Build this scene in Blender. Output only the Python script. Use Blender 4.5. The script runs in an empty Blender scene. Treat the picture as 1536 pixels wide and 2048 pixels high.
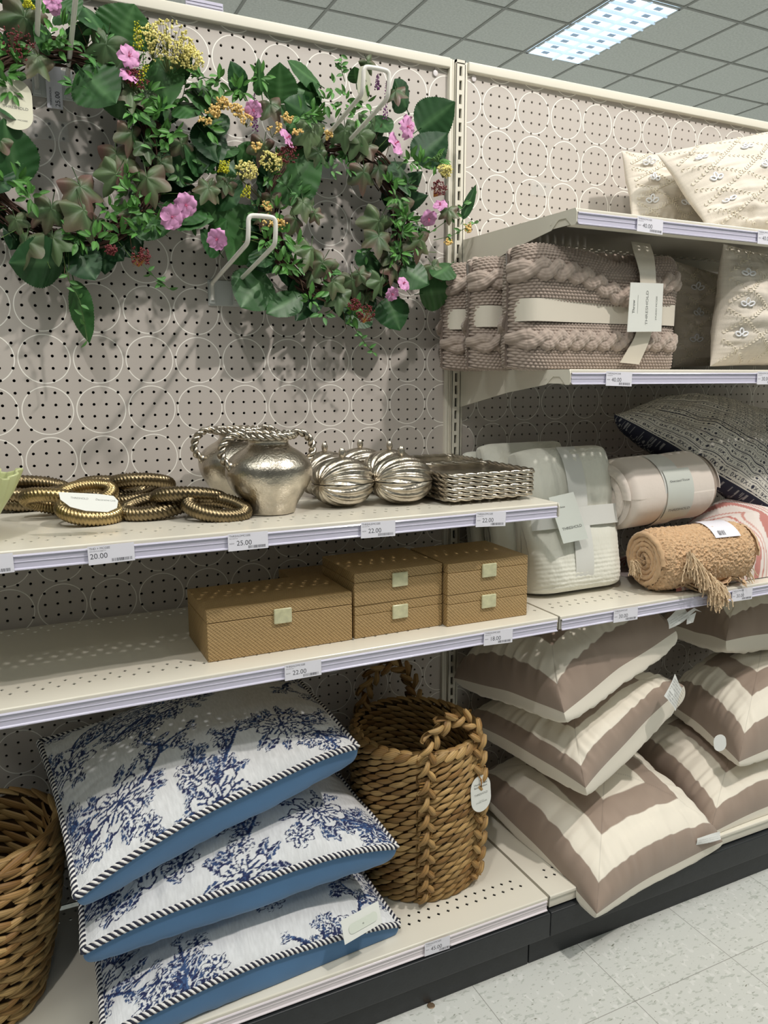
import bpy, math, random
import numpy as np
from mathutils import Vector, Matrix
random.seed(7); rng=np.random.default_rng(7)
I=0.0254                                     # everything below is authored in inches, floor at z=0
COL=bpy.context.scene.collection
PI=math.pi
# ---------------------------------------------------------------- camera
CAM=np.array([-0.9251,-70.7045,54.5689]); FPX=1556.9
RM=np.array([[8.99883644e-01,-4.36129087e-01,-9.20116910e-04],[-7.59773901e-02,-1.54689203e-01,-9.85037404e-01],[4.29461132e-01,8.86488956e-01,-1.72338234e-01]])
def ray(u,v): return RM.T@np.array([(u-768)/FPX,(v-1024)/FPX,1.])
def onY(u,v,Y): d=ray(u,v); return CAM+d*(Y-CAM[1])/d[1]
def onZ(u,v,Z): d=ray(u,v); return CAM+d*(Z-CAM[2])/d[2]
cd=bpy.data.cameras.new('camera'); cam=bpy.data.objects.new('camera',cd); COL.objects.link(cam)
cd.sensor_fit='VERTICAL'; cd.sensor_height=36; cd.lens=36*FPX/2048; cd.clip_start=.02; cd.clip_end=200
M=Matrix(((RM[0][0],-RM[1][0],-RM[2][0],0),(RM[0][1],-RM[1][1],-RM[2][1],0),(RM[0][2],-RM[1][2],-RM[2][2],0),(0,0,0,1)))
cam.matrix_world=Matrix.Translation(Vector(CAM*I))@M
bpy.context.scene.camera=cam
# ---------------------------------------------------------------- materials
def lin(c):
    return tuple((x/255/12.92 if x<=10.3 else ((x/255+.055)/1.055)**2.4) for x in c)+(1,)
MATS={}
def mat(name,rgb=(200,200,200),rough=.5,metal=0.,noise=None,bump=None,attr=False,sheen=0,emit=None,trans=0,coat=0,alpha=1,spec=.5,thin=0):
    if name in MATS: return MATS[name]
    m=bpy.data.materials.new(name); m.use_nodes=True; nt=m.node_tree; b=nt.nodes['Principled BSDF']
    b.inputs['Roughness'].default_value=rough; b.inputs['Metallic'].default_value=metal
    b.inputs['Base Color'].default_value=lin(rgb); b.inputs['Coat Weight'].default_value=coat
    b.inputs['Specular IOR Level'].default_value=spec
    b.inputs['Alpha'].default_value=alpha; b.inputs['Transmission Weight'].default_value=trans
    if sheen: b.inputs['Sheen Weight'].default_value=sheen; b.inputs['Sheen Roughness'].default_value=.5
    tc=nt.nodes.new('ShaderNodeTexCoord'); src=None
    if attr:
        a=nt.nodes.new('ShaderNodeAttribute'); a.attribute_name='Col'; src=a.outputs['Color']
    if noise:
        n=nt.nodes.new('ShaderNodeTexNoise'); n.inputs['Scale'].default_value=noise[0]; n.inputs['Detail'].default_value=5
        nt.links.new(tc.outputs['Object'],n.inputs['Vector'])
        r=nt.nodes.new('ShaderNodeMapRange'); r.inputs[1].default_value=.3; r.inputs[2].default_value=.7
        r.inputs[3].default_value=1-noise[1]; r.inputs[4].default_value=1+noise[1]
        nt.links.new(n.outputs['Fac'],r.inputs[0])
        mx=nt.nodes.new('ShaderNodeVectorMath'); mx.operation='SCALE'
        if src: nt.links.new(src,mx.inputs[0])
        else: mx.inputs[0].default_value=lin(rgb)[:3]
        nt.links.new(r.outputs[0],mx.inputs['Scale']); src=mx.outputs[0]
    if src: nt.links.new(src,b.inputs['Base Color'])
    if bump:
        n=nt.nodes.new('ShaderNodeTexNoise'); n.inputs['Scale'].default_value=bump[0]; n.inputs['Detail'].default_value=4
        nt.links.new(tc.outputs['Object'],n.inputs['Vector'])
        bp=nt.nodes.new('ShaderNodeBump'); bp.inputs['Strength'].default_value=bump[1]; bp.inputs['Distance'].default_value=.002
        nt.links.new(n.outputs['Fac'],bp.inputs['Height']); nt.links.new(bp.outputs[0],b.inputs['Normal'])
    if emit: b.inputs['Emission Color'].default_value=lin(emit[0]); b.inputs['Emission Strength'].default_value=emit[1]
    MATS[name]=m; return m
def nodes(m): return m.node_tree.nodes,m.node_tree.links,m.node_tree.nodes['Principled BSDF']
def mth(nt,op,a,b=None,c=None):
    n=nt.nodes.new('ShaderNodeMath'); n.operation=op
    for k,x in enumerate((a,b,c)):
        if x is None: continue
        if isinstance(x,(int,float)): n.inputs[k].default_value=x
        else: nt.links.new(x,n.inputs[k])
    return n.outputs[0]
def mixc(nt,f,a,b):
    n=nt.nodes.new('ShaderNodeMix'); n.data_type='RGBA'; nt.links.new(f,n.inputs[0])
    for k,x in ((6,a),(7,b)):
        if isinstance(x,tuple): n.inputs[k].default_value=x
        else: nt.links.new(x,n.inputs[k])
    return n.outputs[2]
# ---------------------------------------------------------------- mesh collecting
class MB:
    def __init__(s): s.v=[]; s.f=[]; s.c=[]; s.n=0; s.mi=[]; s.m=0
    def add(s,V,F,col=None):
        V=np.asarray(V,float).reshape(-1,3); F=[tuple(int(i)+s.n for i in f) for f in F] if not isinstance(F,np.ndarray) else (F+s.n).tolist()
        s.v.append(V); s.f+=F; s.mi+=[s.m]*len(F); s.n+=len(V)
        if col is not None:
            col=np.asarray(col,float)
            if col.ndim==1: col=np.tile(col[:3],(len(V),1))
        else: col=np.full((len(V),3),.8)
        s.c.append(col); return s
    def box(s,x0,x1,y0,y1,z0,z1,col=None):
        V=[(x,y,z) for x in (x0,x1) for y in (y0,y1) for z in (z0,z1)]
        return s.add(V,[(0,1,3,2),(4,6,7,5),(0,4,5,1),(2,3,7,6),(0,2,6,4),(1,5,7,3)],col)
    def rbox(s,x0,x1,y0,y1,z0,z1,r,col=None):      # box with rounded edges (chamfer rings)
        V=[];F=[]
        cx,cy,cz=(x0+x1)/2,(y0+y1)/2,(z0+z1)/2; hx,hy,hz=(x1-x0)/2,(y1-y0)/2,(z1-z0)/2
        n=6
        lv=[]
        for k in range(n+1): a=-PI/2+PI/2*k/n; lv.append((-hz+r+r*math.sin(a),r*math.cos(a)))
        for k in range(n+1): a=PI/2*k/n; lv.append((hz-r+r*math.sin(a),r*math.cos(a)))
        ring=24
        for z,q in lv:
            for j in range(ring):
                qd=j//6; a=qd*PI/2+PI/2*(j%6)/5
                sx=[1,-1,-1,1][qd]; sy=[1,1,-1,-1][qd]
                V.append((cx+sx*(hx-r)+q*math.cos(a),cy+sy*(hy-r)+q*math.sin(a),cz+z))
        L=len(lv)
        for i in range(L-1):
            for j in range(ring): F.append((i*ring+j,i*ring+(j+1)%ring,(i+1)*ring+(j+1)%ring,(i+1)*ring+j))
        F.append(tuple(range(ring))[::-1]); F.append(tuple((L-1)*ring+j for j in range(ring)))
        return s.add(V,F,col)
    def grid(s,P,col=None,wrapu=False,wrapv=False):  # P: (nu,nv,3)
        nu,nv=P.shape[:2]; idx=np.arange(nu*nv).reshape(nu,nv)
        a=idx if wrapu else idx[:-1]; 
        I0=idx if wrapu else idx[:-1]; I1=np.roll(idx,-1,0) if wrapu else idx[1:]
        if wrapv: q=[I0,I1,np.roll(I1,-1,1),np.roll(I0,-1,1)]
        else: q=[I0[:,:-1],I1[:,:-1],I1[:,1:],I0[:,1:]]
        F=np.stack([x.ravel() for x in q],1)
        if col is not None: col=np.asarray(col).reshape(-1,3) if np.ndim(col)>1 else col
        return s.add(P.reshape(-1,3),F,col)
    def tube(s,pts,r,n=8,col=None,cap=True,closed=False):
        pts=np.asarray(pts,float); N=len(pts); r=np.broadcast_to(np.asarray(r,float),(N,))
        T=np.gradient(pts,axis=0) if not closed else np.roll(pts,-1,0)-np.roll(pts,1,0)
        T/=np.linalg.norm(T,axis=1)[:,None]+1e-12
        up=np.array([0,0,1.]) if abs(T[0][2])<.9 else np.array([1.,0,0])
        A=np.empty_like(pts); a=up-T[0]*(up@T[0]); a/=np.linalg.norm(a)
        for i in range(N):
            a=a-T[i]*(a@T[i]); a/=np.linalg.norm(a)+1e-12; A[i]=a
        B=np.cross(T,A); th=np.arange(n)*2*PI/n
        P=pts[:,None]+r[:,None,None]*(np.cos(th)[None,:,None]*A[:,None]+np.sin(th)[None,:,None]*B[:,None])
        base=s.n; s.grid(P,col,wrapu=closed,wrapv=True)
        if cap and not closed:
            s.f+= [tuple(base+i for i in range(n))[::-1],tuple(base+(N-1)*n+i for i in range(n))]; s.mi+=[s.m]*2
        return s
    def ell(s,c,rx,ry=None,rz=None,n=8,col=None,rot=None):
        ry=ry or rx; rz=rz or rx
        ph=np.linspace(0,PI,n); th=np.arange(2*n)*PI/n
        P=np.stack([np.outer(np.sin(ph),np.cos(th))*rx,np.outer(np.sin(ph),np.sin(th))*ry,np.outer(np.cos(ph),np.ones(2*n))*rz],-1)
        if rot is not None: P=P@np.asarray(rot).T
        return s.grid(P+np.asarray(c),col,wrapv=True)
def C3(rgb): return np.array(lin(rgb)[:3])
ORG={}
def obj(name,mb,m,parent=None,origin=None,smooth=True,label=None,cat=None,group=None,kind=None):
    V=np.concatenate(mb.v); mats=m if isinstance(m,(list,tuple)) else [m]
    if origin is None:
        if parent is not None: origin=ORG[parent.name]
        else: origin=np.array([(V[:,0].min()+V[:,0].max())/2,(V[:,1].min()+V[:,1].max())/2,V[:,2].min()])
    origin=np.asarray(origin,float)
    me=bpy.data.meshes.new(name); me.from_pydata(((V-origin)*I).tolist(),[],mb.f)
    for q in mats: me.materials.append(q)
    if len(mats)>1: me.polygons.foreach_set('material_index',mb.mi)
    ca=me.color_attributes.new('Col','FLOAT_COLOR','POINT'); C=np.concatenate(mb.c); C=np.hstack([C,np.ones((len(C),1))])
    ca.data.foreach_set('color',C.ravel().astype(np.float32))
    if smooth: me.polygons.foreach_set('use_smooth',[True]*len(me.polygons))
    me.validate(); me.update()
    o=bpy.data.objects.new(name,me); COL.objects.link(o); ORG[o.name]=origin
    if parent is not None: o.parent=parent; o.location=Vector((origin-ORG[parent.name])*I)
    else: o.location=Vector(origin*I)
    if label: o['label']=label
    if cat: o['category']=cat
    if group: o['group']=group
    if kind: o['kind']=kind
    return o
def thing(name,label,cat,loc,group=None):
    o=bpy.data.objects.new(name,None); COL.objects.link(o); o.empty_display_size=.05
    o.location=Vector(np.asarray(loc,float)*I); ORG[o.name]=np.asarray(loc,float)
    o['label']=label; o['category']=cat
    if group: o['group']=group
    return o
def dup(root,loc,rot=(0,0,0),label=None,scale=1):
    def cp(o,par):
        c=o.copy(); COL.objects.link(c)
        if par is not None: c.parent=par; c.matrix_parent_inverse=Matrix.Identity(4)
        for ch in [x for x in bpy.data.objects if x.parent==o and x!=c]: cp(ch,c)
        return c
    r=cp(root,None); r.location=Vector(np.asarray(loc,float)*I); r.rotation_euler=rot; r.scale=(scale,)*3
    if label: r['label']=label
    ORG[r.name]=np.asarray(loc,float); return r
def struct(name,mb,m,smooth=False): return obj(name,mb,m,smooth=smooth,kind='structure')
def nrm(v): v=np.asarray(v,float); return v/np.linalg.norm(v)
def text(name,s,size,P,U,V,m,parent,center=False,fit=None,label=None,ext=.004):
    cu=bpy.data.curves.new('t','FONT'); cu.body=s; cu.size=1; cu.extrude=0; cu.resolution_u=3
    if center: cu.align_x='CENTER'
    o=bpy.data.objects.new('t',cu); COL.objects.link(o); dg=bpy.context.evaluated_depsgraph_get(); dg.update()
    me=bpy.data.meshes.new_from_object(o.evaluated_get(dg)); 
    v=np.empty(len(me.vertices)*3); me.vertices.foreach_get('co',v); v=v.reshape(-1,3)
    f=[tuple(p.vertices) for p in me.polygons]
    bpy.data.objects.remove(o); bpy.data.meshes.remove(me); bpy.data.curves.remove(cu)
    U=nrm(U); V=nrm(V); N=np.cross(U,V); w=size
    if fit: w=fit/(v[:,0].max()-v[:,0].min())
    W=np.asarray(P)+v[:,:1]*w*U+v[:,1:2]*size*V+N*ext
    mb=MB(); mb.add(W,f); return obj(name,mb,m,parent,smooth=False,label=label)
def rope(mb,path,R,ns,pitch,rs,n=7,closed=False,cols=None,step=None,flat=1.):
    path=np.asarray(path,float)
    seg=np.linalg.norm(np.diff(np.vstack([path,path[:1]]) if closed else path,axis=0),axis=1); L=seg.sum()
    K=int(L/(step or R*.35))+2; cum=np.concatenate([[0],np.cumsum(seg)])
    src=np.vstack([path,path[:1]]) if closed else path
    s=np.linspace(0,L,K,endpoint=not closed)
    P=np.stack([np.interp(s,cum,src[:,k]) for k in range(3)],1)
    T=(np.roll(P,-1,0)-np.roll(P,1,0)) if closed else np.gradient(P,axis=0)
    T/=np.linalg.norm(T,axis=1)[:,None]
    up=np.array([0,0,1.]) if abs(T[0][2])<.9 else np.array([0,1.,0])
    A=np.empty_like(P); a=up
    for i in range(K):
        a=a-T[i]*(a@T[i]); a/=np.linalg.norm(a); A[i]=a
    B=np.cross(T,A)
    turns=L/pitch
    if closed: turns=max(1,round(turns))
    for k in range(ns):
        ph=2*PI*k/ns+2*PI*turns*s/L
        Q=P+R*(np.cos(ph)[:,None]*A+flat*np.sin(ph)[:,None]*B)
        mb.tube(Q,rs,n,col=None if cols is None else cols[k%len(cols)],closed=closed)
def vnoise(x,y,seed=0):
    x=np.asarray(x,float); y=np.asarray(y,float); xi=np.floor(x).astype(int); yi=np.floor(y).astype(int); fx=x-xi; fy=y-yi
    fx=fx*fx*(3-2*fx); fy=fy*fy*(3-2*fy)
    def h(a,b):
        q=np.sin(a*127.1+b*311.7+seed*74.7)*43758.5453; return q-np.floor(q)
    return (h(xi,yi)*(1-fx)+h(xi+1,yi)*fx)*(1-fy)+(h(xi,yi+1)*(1-fx)+h(xi+1,yi+1)*fx)*fy
KF=.85; KS=300; KW=.15; EXPO=-.12
# ================================================================ the shop: floor, ceiling, fixtures
mb=MB(); mb.box(-120,420,-260,420,-1,0)
fl=mat('vinyl_tile',(205,208,203),.38)
N,Lk,b=nodes(fl); nt=fl.node_tree
tc=N.new('ShaderNodeTexCoord'); sp=N.new('ShaderNodeSeparateXYZ'); Lk.new(tc.outputs['Object'],sp.inputs[0])
def joint(out,off,w=.035,per=12):
    a=mth(nt,'ADD',mth(nt,'DIVIDE',out,I),-off+1200); a=mth(nt,'MODULO',a,per); return mth(nt,'LESS_THAN',mth(nt,'MINIMUM',a,mth(nt,'SUBTRACT',per,a)),w)
FOX,FOY=(-120+420)/2,(-260+420)/2
jm=mth(nt,'MAXIMUM',joint(sp.outputs[0],45.4-FOX),joint(sp.outputs[1],-26.0-FOY))
def flecks(scale,th,seed,sx,sy):
    mp=N.new('ShaderNodeMapping'); mp.inputs['Scale'].default_value=(sx,sy,1); mp.inputs['Location'].default_value=(seed,seed*.7,0); mp.inputs['Rotation'].default_value=(0,0,.5)
    Lk.new(tc.outputs['Object'],mp.inputs[0]); n=N.new('ShaderNodeTexNoise'); n.inputs['Scale'].default_value=scale; n.inputs['Detail'].default_value=1.5
    Lk.new(mp.outputs[0],n.inputs['Vector']); r=N.new('ShaderNodeMapRange'); r.inputs[1].default_value=th; r.inputs[2].default_value=th+.04; Lk.new(n.outputs['Fac'],r.inputs[0]); return r.outputs[0]
c=mixc(nt,flecks(60,.60,1,1,2.2),lin((206,208,203)),lin((184,188,181)))
c=mixc(nt,flecks(90,.71,4,1,2.6),c,lin((128,130,118)))
c=mixc(nt,flecks(50,.62,9,1.6,1),c,lin((216,217,213)))
c=mixc(nt,jm,c,lin((150,150,145))); Lk.new(c,b.inputs['Base Color'])
struct('floor',mb,fl)
CZ=163.6
mb=MB(); mb.box(-120,420,-260,420,CZ,CZ+2)
ce=mat('ceiling_tile',(176,177,172),.9); N,Lk,b=nodes(ce); nt=ce.node_tree
tc=N.new('ShaderNodeTexCoord'); sp=N.new('ShaderNodeSeparateXYZ'); Lk.new(tc.outputs['Object'],sp.inputs[0])
n=N.new('ShaderNodeTexNoise'); n.inputs['Scale'].default_value=55; n.inputs['Detail'].default_value=6; Lk.new(tc.outputs['Object'],n.inputs['Vector'])
r=N.new('ShaderNodeMapRange'); r.inputs[1].default_value=.35; r.inputs[2].default_value=.65; Lk.new(n.outputs['Fac'],r.inputs[0])
Lk.new(mixc(nt,r.outputs[0],lin((226,228,224)),lin((244,245,242))),b.inputs['Base Color'])
bp=N.new('ShaderNodeBump'); bp.inputs['Strength'].default_value=.3; bp.inputs['Distance'].default_value=.003; Lk.new(n.outputs['Fac'],bp.inputs['Height']); Lk.new(bp.outputs[0],b.inputs['Normal'])
struct('ceiling',mb,ce)
mb=MB()
for k in range(-4,17): mb.box(k*24-.45,k*24+.45,-240,400,CZ-.25,CZ)
for k in range(-10,17): mb.box(-110,410,k*24+.6-.45,k*24+.6+.45,CZ-.26,CZ)
struct('trim_1',mb,mat('grid_bar',(172,172,168),.6))
# ceiling light, 2 x 4 ft, with parabolic louvre
lx0,lx1,ly0,ly1=168.6,191.4,121.2,168.0
t=thing('ceiling_light','white fluorescent ceiling light panel with a glowing louvre grid','ceiling light',(180,144.6,CZ-.3))
mb=MB()
for a in ((lx0-.1,lx0+.7,ly0,ly1),(lx1-.7,lx1+.1,ly0,ly1),(lx0,lx1,ly0-.1,ly0+.7),(lx0,lx1,ly1-.7,ly1+.1)): mb.box(*a,CZ-.7,CZ-.27)
obj('frame',mb,mat('lamp_frame',(225,228,230),.4),t,smooth=False)
mb=MB(); mb.box(lx0,lx1,ly0,ly1,CZ-.29,CZ-.27)
obj('diffuser',mb,mat('lamp_glow',(230,240,250),.6,emit=((215,236,255),3.0)),t,smooth=False)
mb=MB(); lm=mat('louvre_white',(225,235,245),.35,emit=((195,224,250),.75))
xs=np.linspace(lx0+.6,lx1-.6,3)
def blade(p,q,h=.9,w=.55):
    p=np.array(p,float);q=np.array(q,float);d=nrm(q-p);s_=np.array([-d[1],d[0],0])
    V=[p-s_*w,p+s_*w,q-s_*w,q+s_*w,p-[0,0,h],q-[0,0,h]]
    mb.add(V,[(0,2,5,4),(1,4,5,3),(0,4,1),(2,3,5)])
for x in xs[1:-1]: blade((x,ly0,CZ-.3),(x,ly1,CZ-.3))
ys=np.linspace(ly0+.5,ly1-.5,10)
for y in ys[1:-1]: blade((lx0,y,CZ-.3),(lx1,y,CZ-.3),.7,.9)
obj('louvre',mb,lm,t,smooth=False)
bafm=mat('lamp_baffle',(150,165,180),.5,emit=((150,175,200),.5))
for i in range(2):
    for j in range(9):
        cx=(xs[i]+xs[i+1])/2; cy=(ys[j]+ys[j+1])/2; mb=MB(); mb.box(cx-1.3,cx+1.3,cy-.9,cy+.9,CZ-.5,CZ-.3); obj('baffle',mb,bafm,t,smooth=False)

CREAM=(222,218,204)
cream=mat('cream_steel',CREAM,.42); creamS=mat('cream_steel_deck',(222,217,203),.2,bump=(8,.02))
dark=mat('cavity_shade',(30,27,24),.9)  # near-black colour paints in the shade of the hollows behind the openings
# perforated sheet: cells with octagonal / diamond holes, real depth
def perf(mb,org,U,V,cols,rows,w,h,poly,depth,holes=True,skip=None):
    org=np.asarray(org,float);U=np.asarray(U,float);V=np.asarray(V,float);Nn=np.cross(U,V)
    outer=np.array([(w,0),(w,h),(0,h),(-w,h),(-w,0),(-w,-h),(0,-h),(w,-h)])
    inner=np.asarray(poly)
    i,j=np.meshgrid(cols,rows,indexing='ij'); c=np.stack([i.ravel(),j.ravel()],1)
    o2=c[:,None]+outer; i2=c[:,None]+inner
    P=lambda q,d=0: org+q[...,:1]*U+q[...,1:2]*V-Nn*d
    A=np.concatenate([P(o2),P(i2),P(i2,depth)],1)   # (n,24,3)
    base=(np.arange(len(c))*24)[:,None]
    k=np.arange(8);k1=(k+1)%8
    f1=np.stack([k,k1,k1+8,k+8],1);f2=np.stack([k+8,k1+8,k1+16,k+16],1)
    F=np.concatenate([f1,f2])[None]+base[:,:,None]
    mb.add(A.reshape(-1,3),F.reshape(-1,4))
octo=[(math.cos(k*PI/4)*.125,math.sin(k*PI/4)*.125) for k in range(8)]
board=mat('pegboard',(206,199,190),.48); N,Lk,b=nodes(board); nt=board.node_tree
tc=N.new('ShaderNodeTexCoord'); sp=N.new('ShaderNodeSeparateXYZ'); Lk.new(tc.outputs['Object'],sp.inputs[0])
def circ(o,off,per): 
    a=mth(nt,'ADD',mth(nt,'DIVIDE',o,I),per*40+per/2-off); return mth(nt,'SUBTRACT',mth(nt,'MODULO',a,per),per/2)
cx=circ(sp.outputs[0],2.38,4.2); cz=circ(sp.outputs[2],60.16,4.205)
rr=mth(nt,'SQRT',mth(nt,'ADD',mth(nt,'MULTIPLY',cx,cx),mth(nt,'MULTIPLY',cz,cz)))
rg=mth(nt,'LESS_THAN',mth(nt,'ABSOLUTE',mth(nt,'SUBTRACT',rr,1.97)),.043)
Lk.new(mixc(nt,rg,lin((193,186,179)),lin((250,247,240))),b.inputs['Base Color'])
bp=N.new('ShaderNodeBump'); bp.inputs['Strength'].default_value=.6; bp.inputs['Distance'].default_value=.001; Lk.new(rg,bp.inputs['Height']); Lk.new(bp.outputs[0],b.inputs['Normal'])
# The pattern origin differs between the panels, so each panel's mesh origin is shifted.
def panel(name,x0,x1,ncol0,ncol1,fr,shift,label):
    t=thing('pegboard_panel',label,'pegboard',((x0+x1)/2,0,6))
    mb=MB(); cols=np.arange(ncol0,ncol1)+fr; rows=np.arange(7,84)+.2
    perf(mb,(0,0,0),(1,0,0),(0,0,1),cols,rows,.5,.5,octo,.2)
    xa,xb=cols[0]-.5,cols[-1]+.5
    for (a,b_) in ((x0,xa),(xb,x1)):
        mb.add([(a,0,6.7),(b_,0,6.7),(b_,0,84.2),(a,0,84.2)],[(0,1,2,3)])
    mb.add([(x0,0,83.7),(x1,0,83.7),(x1,0,84.3),(x0,0,84.3)],[(0,1,2,3)])
    obj('board',mb,board,t,origin=(shift,0,0),smooth=False)
    mb=MB(); mb.box(x0,x1,.9,1,6,84.2); obj('hollow_shade',mb,dark,t,smooth=False)  # dark sheet standing in for the shaded hollow behind the holes
    mb=MB(); mb.rbox(x0,x1,-.55,.6,83.75,84.65,.12); obj('top_rail',mb,cream,t)
    return t
panel('l',-9.5,40.25,-9,40,0,0,'left perforated back panel printed with white circles, behind the hanging wreaths')
panel('r',42.3,115,43,114,.25,1.97-.05,'right perforated back panel printed with white circles, behind the throws and cushions')
# slotted upright
t=thing('slotted_upright','cream slotted steel upright between the two back panels','shelf upright',(41.3,-.3,0))
mb=MB(); zz=np.arange(7.4,84,1.27)
sl=[(.15,0),(.15,.44),(0,.44),(-.15,.44),(-.15,0),(-.15,-.44),(0,-.44),(.15,-.44)]
perf(mb,(41.35,-.6,0),(1,0,0),(0,0,1),[0.],zz,.52,.635,sl,.3)
mb.box(40.83,40.9,-.6,.3,6.5,84.6); mb.box(41.8,41.87,-.6,.3,6.5,84.6); mb.box(40.83,41.87,-.6,.3,84.35,84.6)
obj('slotted_face',mb,cream,t,smooth=False)
mb=MB(); mb.box(40.9,41.8,-.12,-.1,6.5,84.3); obj('channel_back',mb,dark,t,smooth=False)
mb=MB(); mb.rbox(40.2,40.5,-.45,.3,6.5,84.6,.06); mb.rbox(40.56,40.8,-.35,.3,6.5,84.6,.05); mb.rbox(41.9,42.3,-.3,.3,6.5,84.6,.06); obj('trim_strip',mb,cream,t)
# shelves
dia=[(.15,0),(.075,.105),(0,.21),(-.075,.105),(-.15,0),(-.075,-.105),(0,-.21),(.075,-.105)]
dia=[(a*1.15,b_*.95) for a,b_ in dia]
ch=mat('price_channel',(204,202,219),.12,coat=.3); chb=mat('base_channel',(222,214,218),.12,coat=.4)
FY=-17.8
def shelf(name,x0,x1,z,label,base=False,lb=True,rb=True,channel=True,front=FY):
    t=thing(name,label,'shelf',((x0+x1)/2,-9,z-1.3))
    mb=MB(); rws=[(-1.2,.5),(-2.2,0),(front+3.35,.5),(front+2.35,0)]
    cols=np.arange(math.ceil(x0+.6),math.floor(x1-.6)+.01)
    ycuts=[]
    for ry,ph in rws:
        cc=cols[:-1]+.5 if ph else cols
        if base: d=[(a*1.0,b_) for a,b_ in dia]
        else: d=dia
        perf(mb,(0,0,z),(1,0,0),(0,1,0),cc,[ry],.5,.45,d,.06)
        ycuts.append((ry-.45,ry+.45)); xa,xb=cc[0]-.5,cc[-1]+.5
        for a,b_ in ((x0,xa),(xb,x1)): mb.add([(a,ry-.45,z),(b_,ry-.45,z),(b_,ry+.45,z),(a,ry+.45,z)],[(0,1,2,3)])
    ycuts.sort(); y=front
    for a,b_ in ycuts+[(-.6,-.6)]:
        if a>y: mb.add([(x0,y,z),(x1,y,z),(x1,a,z),(x0,a,z)],[(0,1,2,3)])
        y=b_
    # rolled front lip
    a=np.linspace(0,PI/2,6); prof=[(front-.12*math.sin(q),z-.12+.12*math.cos(q)) for q in a]+[(front-.12,z-.3),(front-.02,z-.34)]
    P=np.array([[(x,p[0],p[1]) for p in prof] for x in (x0,x1)]); mb.grid(P)
    mb.box(x0,x1,front+.02,front+.1,z-1.25,z-.12)          # inner front wall
    mb.box(x0,x1,-.7,-.6,z-1.1,z-.02)
    for a_ in (x0,x1-.06): mb.box(a_,a_+.06,front,-.6,z-1.2,z-.01)
    obj('deck',mb,creamS,t,smooth=False)
    if not base:
        mb=MB(); mb.box(x0+.1,x1-.1,front+.1,front+1.1,z-1.27,z-1.21); mb.box(x0+.1,x1-.1,-1.6,-.7,z-1.12,z-1.06)
        obj('under_flange',mb,cream,t,smooth=False)
    if channel:
        mb=MB(); prof=[(front-.13,z-.28),(front-.2,z-.3),(front-.26,z-.38),(front-.16,z-.44),(front-.15,z-.72),(front-.185,z-.74),(front-.185,z-.79),(front-.15,z-.81),(front-.16,z-1.14),(front-.3,z-1.2),(front-.3,z-1.27),(front-.05,z-1.28)]
        P=np.array([[(x,p[0],p[1]) for p in prof] for x in (x0+.15,x1-.1)]); mb.grid(P)
        obj('price_channel',mb,chb if base else ch,t,smooth=False)
    if not base:
        for on,xx in ((lb,x0),(rb,x1)):
            if not on: continue
            s_=-1 if xx==x0 else 1
            pr=[(front-.14,z-.02),(front-.3,z-.35),(front-.3,z-1.1),(front-.1,z-1.3),(front+.35,z-1.3),(front+.7,z-.95),(front+1.1,z-.62),(front+2,z-.6),(front+3,z-1.3),(-9,z-2.1),(-.7,z-3.7),(-.55,z-3.7),(-.55,z+.1),(-1,z+.04)]
            mb=MB(); n=len(pr); V=[(xx+s_*d,p[0],p[1]) for d in (.01,.09) for p in pr]
            mb.add(V,[tuple(range(n)),tuple(range(2*n-1,n-1,-1))]+[(i,(i+1)%n,(i+1)%n+n,i+n) for i in range(n)])
            mb.tube([(xx+s_*.1,front+3,z-.75),(xx+s_*.13,front+3,z-.75)],.13,10)
            # open notch drawn as raised lip
            obj('bracket',mb,cream,t,smooth=False)
    return t
ZA,ZB,Z2,Z1,ZD=43.85,33.6,55.1,67.95,6.6
shelf('shelf',-9,41.2,ZA,'cream shelf carrying the silver and brass ornaments',lb=False)
shelf('shelf',-9,41.7,ZB,'cream shelf carrying the golden woven boxes',lb=False,rb=False)
shelf('shelf',41.95,115,ZB,'cream shelf carrying the white, pink and tan rolled throws',lb=False)
shelf('shelf',41.95,115,Z2,'cream shelf carrying the chunky knitted throws')
shelf('shelf',41.95,115,Z1,'topmost cream shelf carrying two embroidered cushions')
shelf('base_deck',-9,41.3,ZD,'cream bottom shelf carrying the baskets and the blue floral cushions',base=True,front=-18.4)
shelf('base_deck',41.6,115,ZD,'cream bottom shelf carrying the taupe striped cushions',base=True,channel=False,front=-18.4)
blk=mat('black_kick',(33,36,39),.42,bump=(120,.15),noise=(40,.15))
for a,b_,lab in ((-9,41.45,'black kick base under the left bottom shelf'),(41.5,115,'black kick base under the right bottom shelf')):
    mb=MB(); mb.rbox(a,b_,-18.9,-17.3,2.65,5.15,.12); mb.rbox(a+(0 if a<0 else -1.88),b_-(1.95 if a<0 else 0),-18.2,-16.8,0,2.6,.05)
    obj('kick_base',mb,blk,label=lab,cat='shelf base')
mb=MB(); mb.box(-9,115,-16.7,-.6,4.9,5.2)
obj('base_floor_plate',mb,dark,smooth=False,label='dark plate hidden under the bottom shelves',cat='shelf base')  # dark plate filling the view through the deck holes
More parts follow.
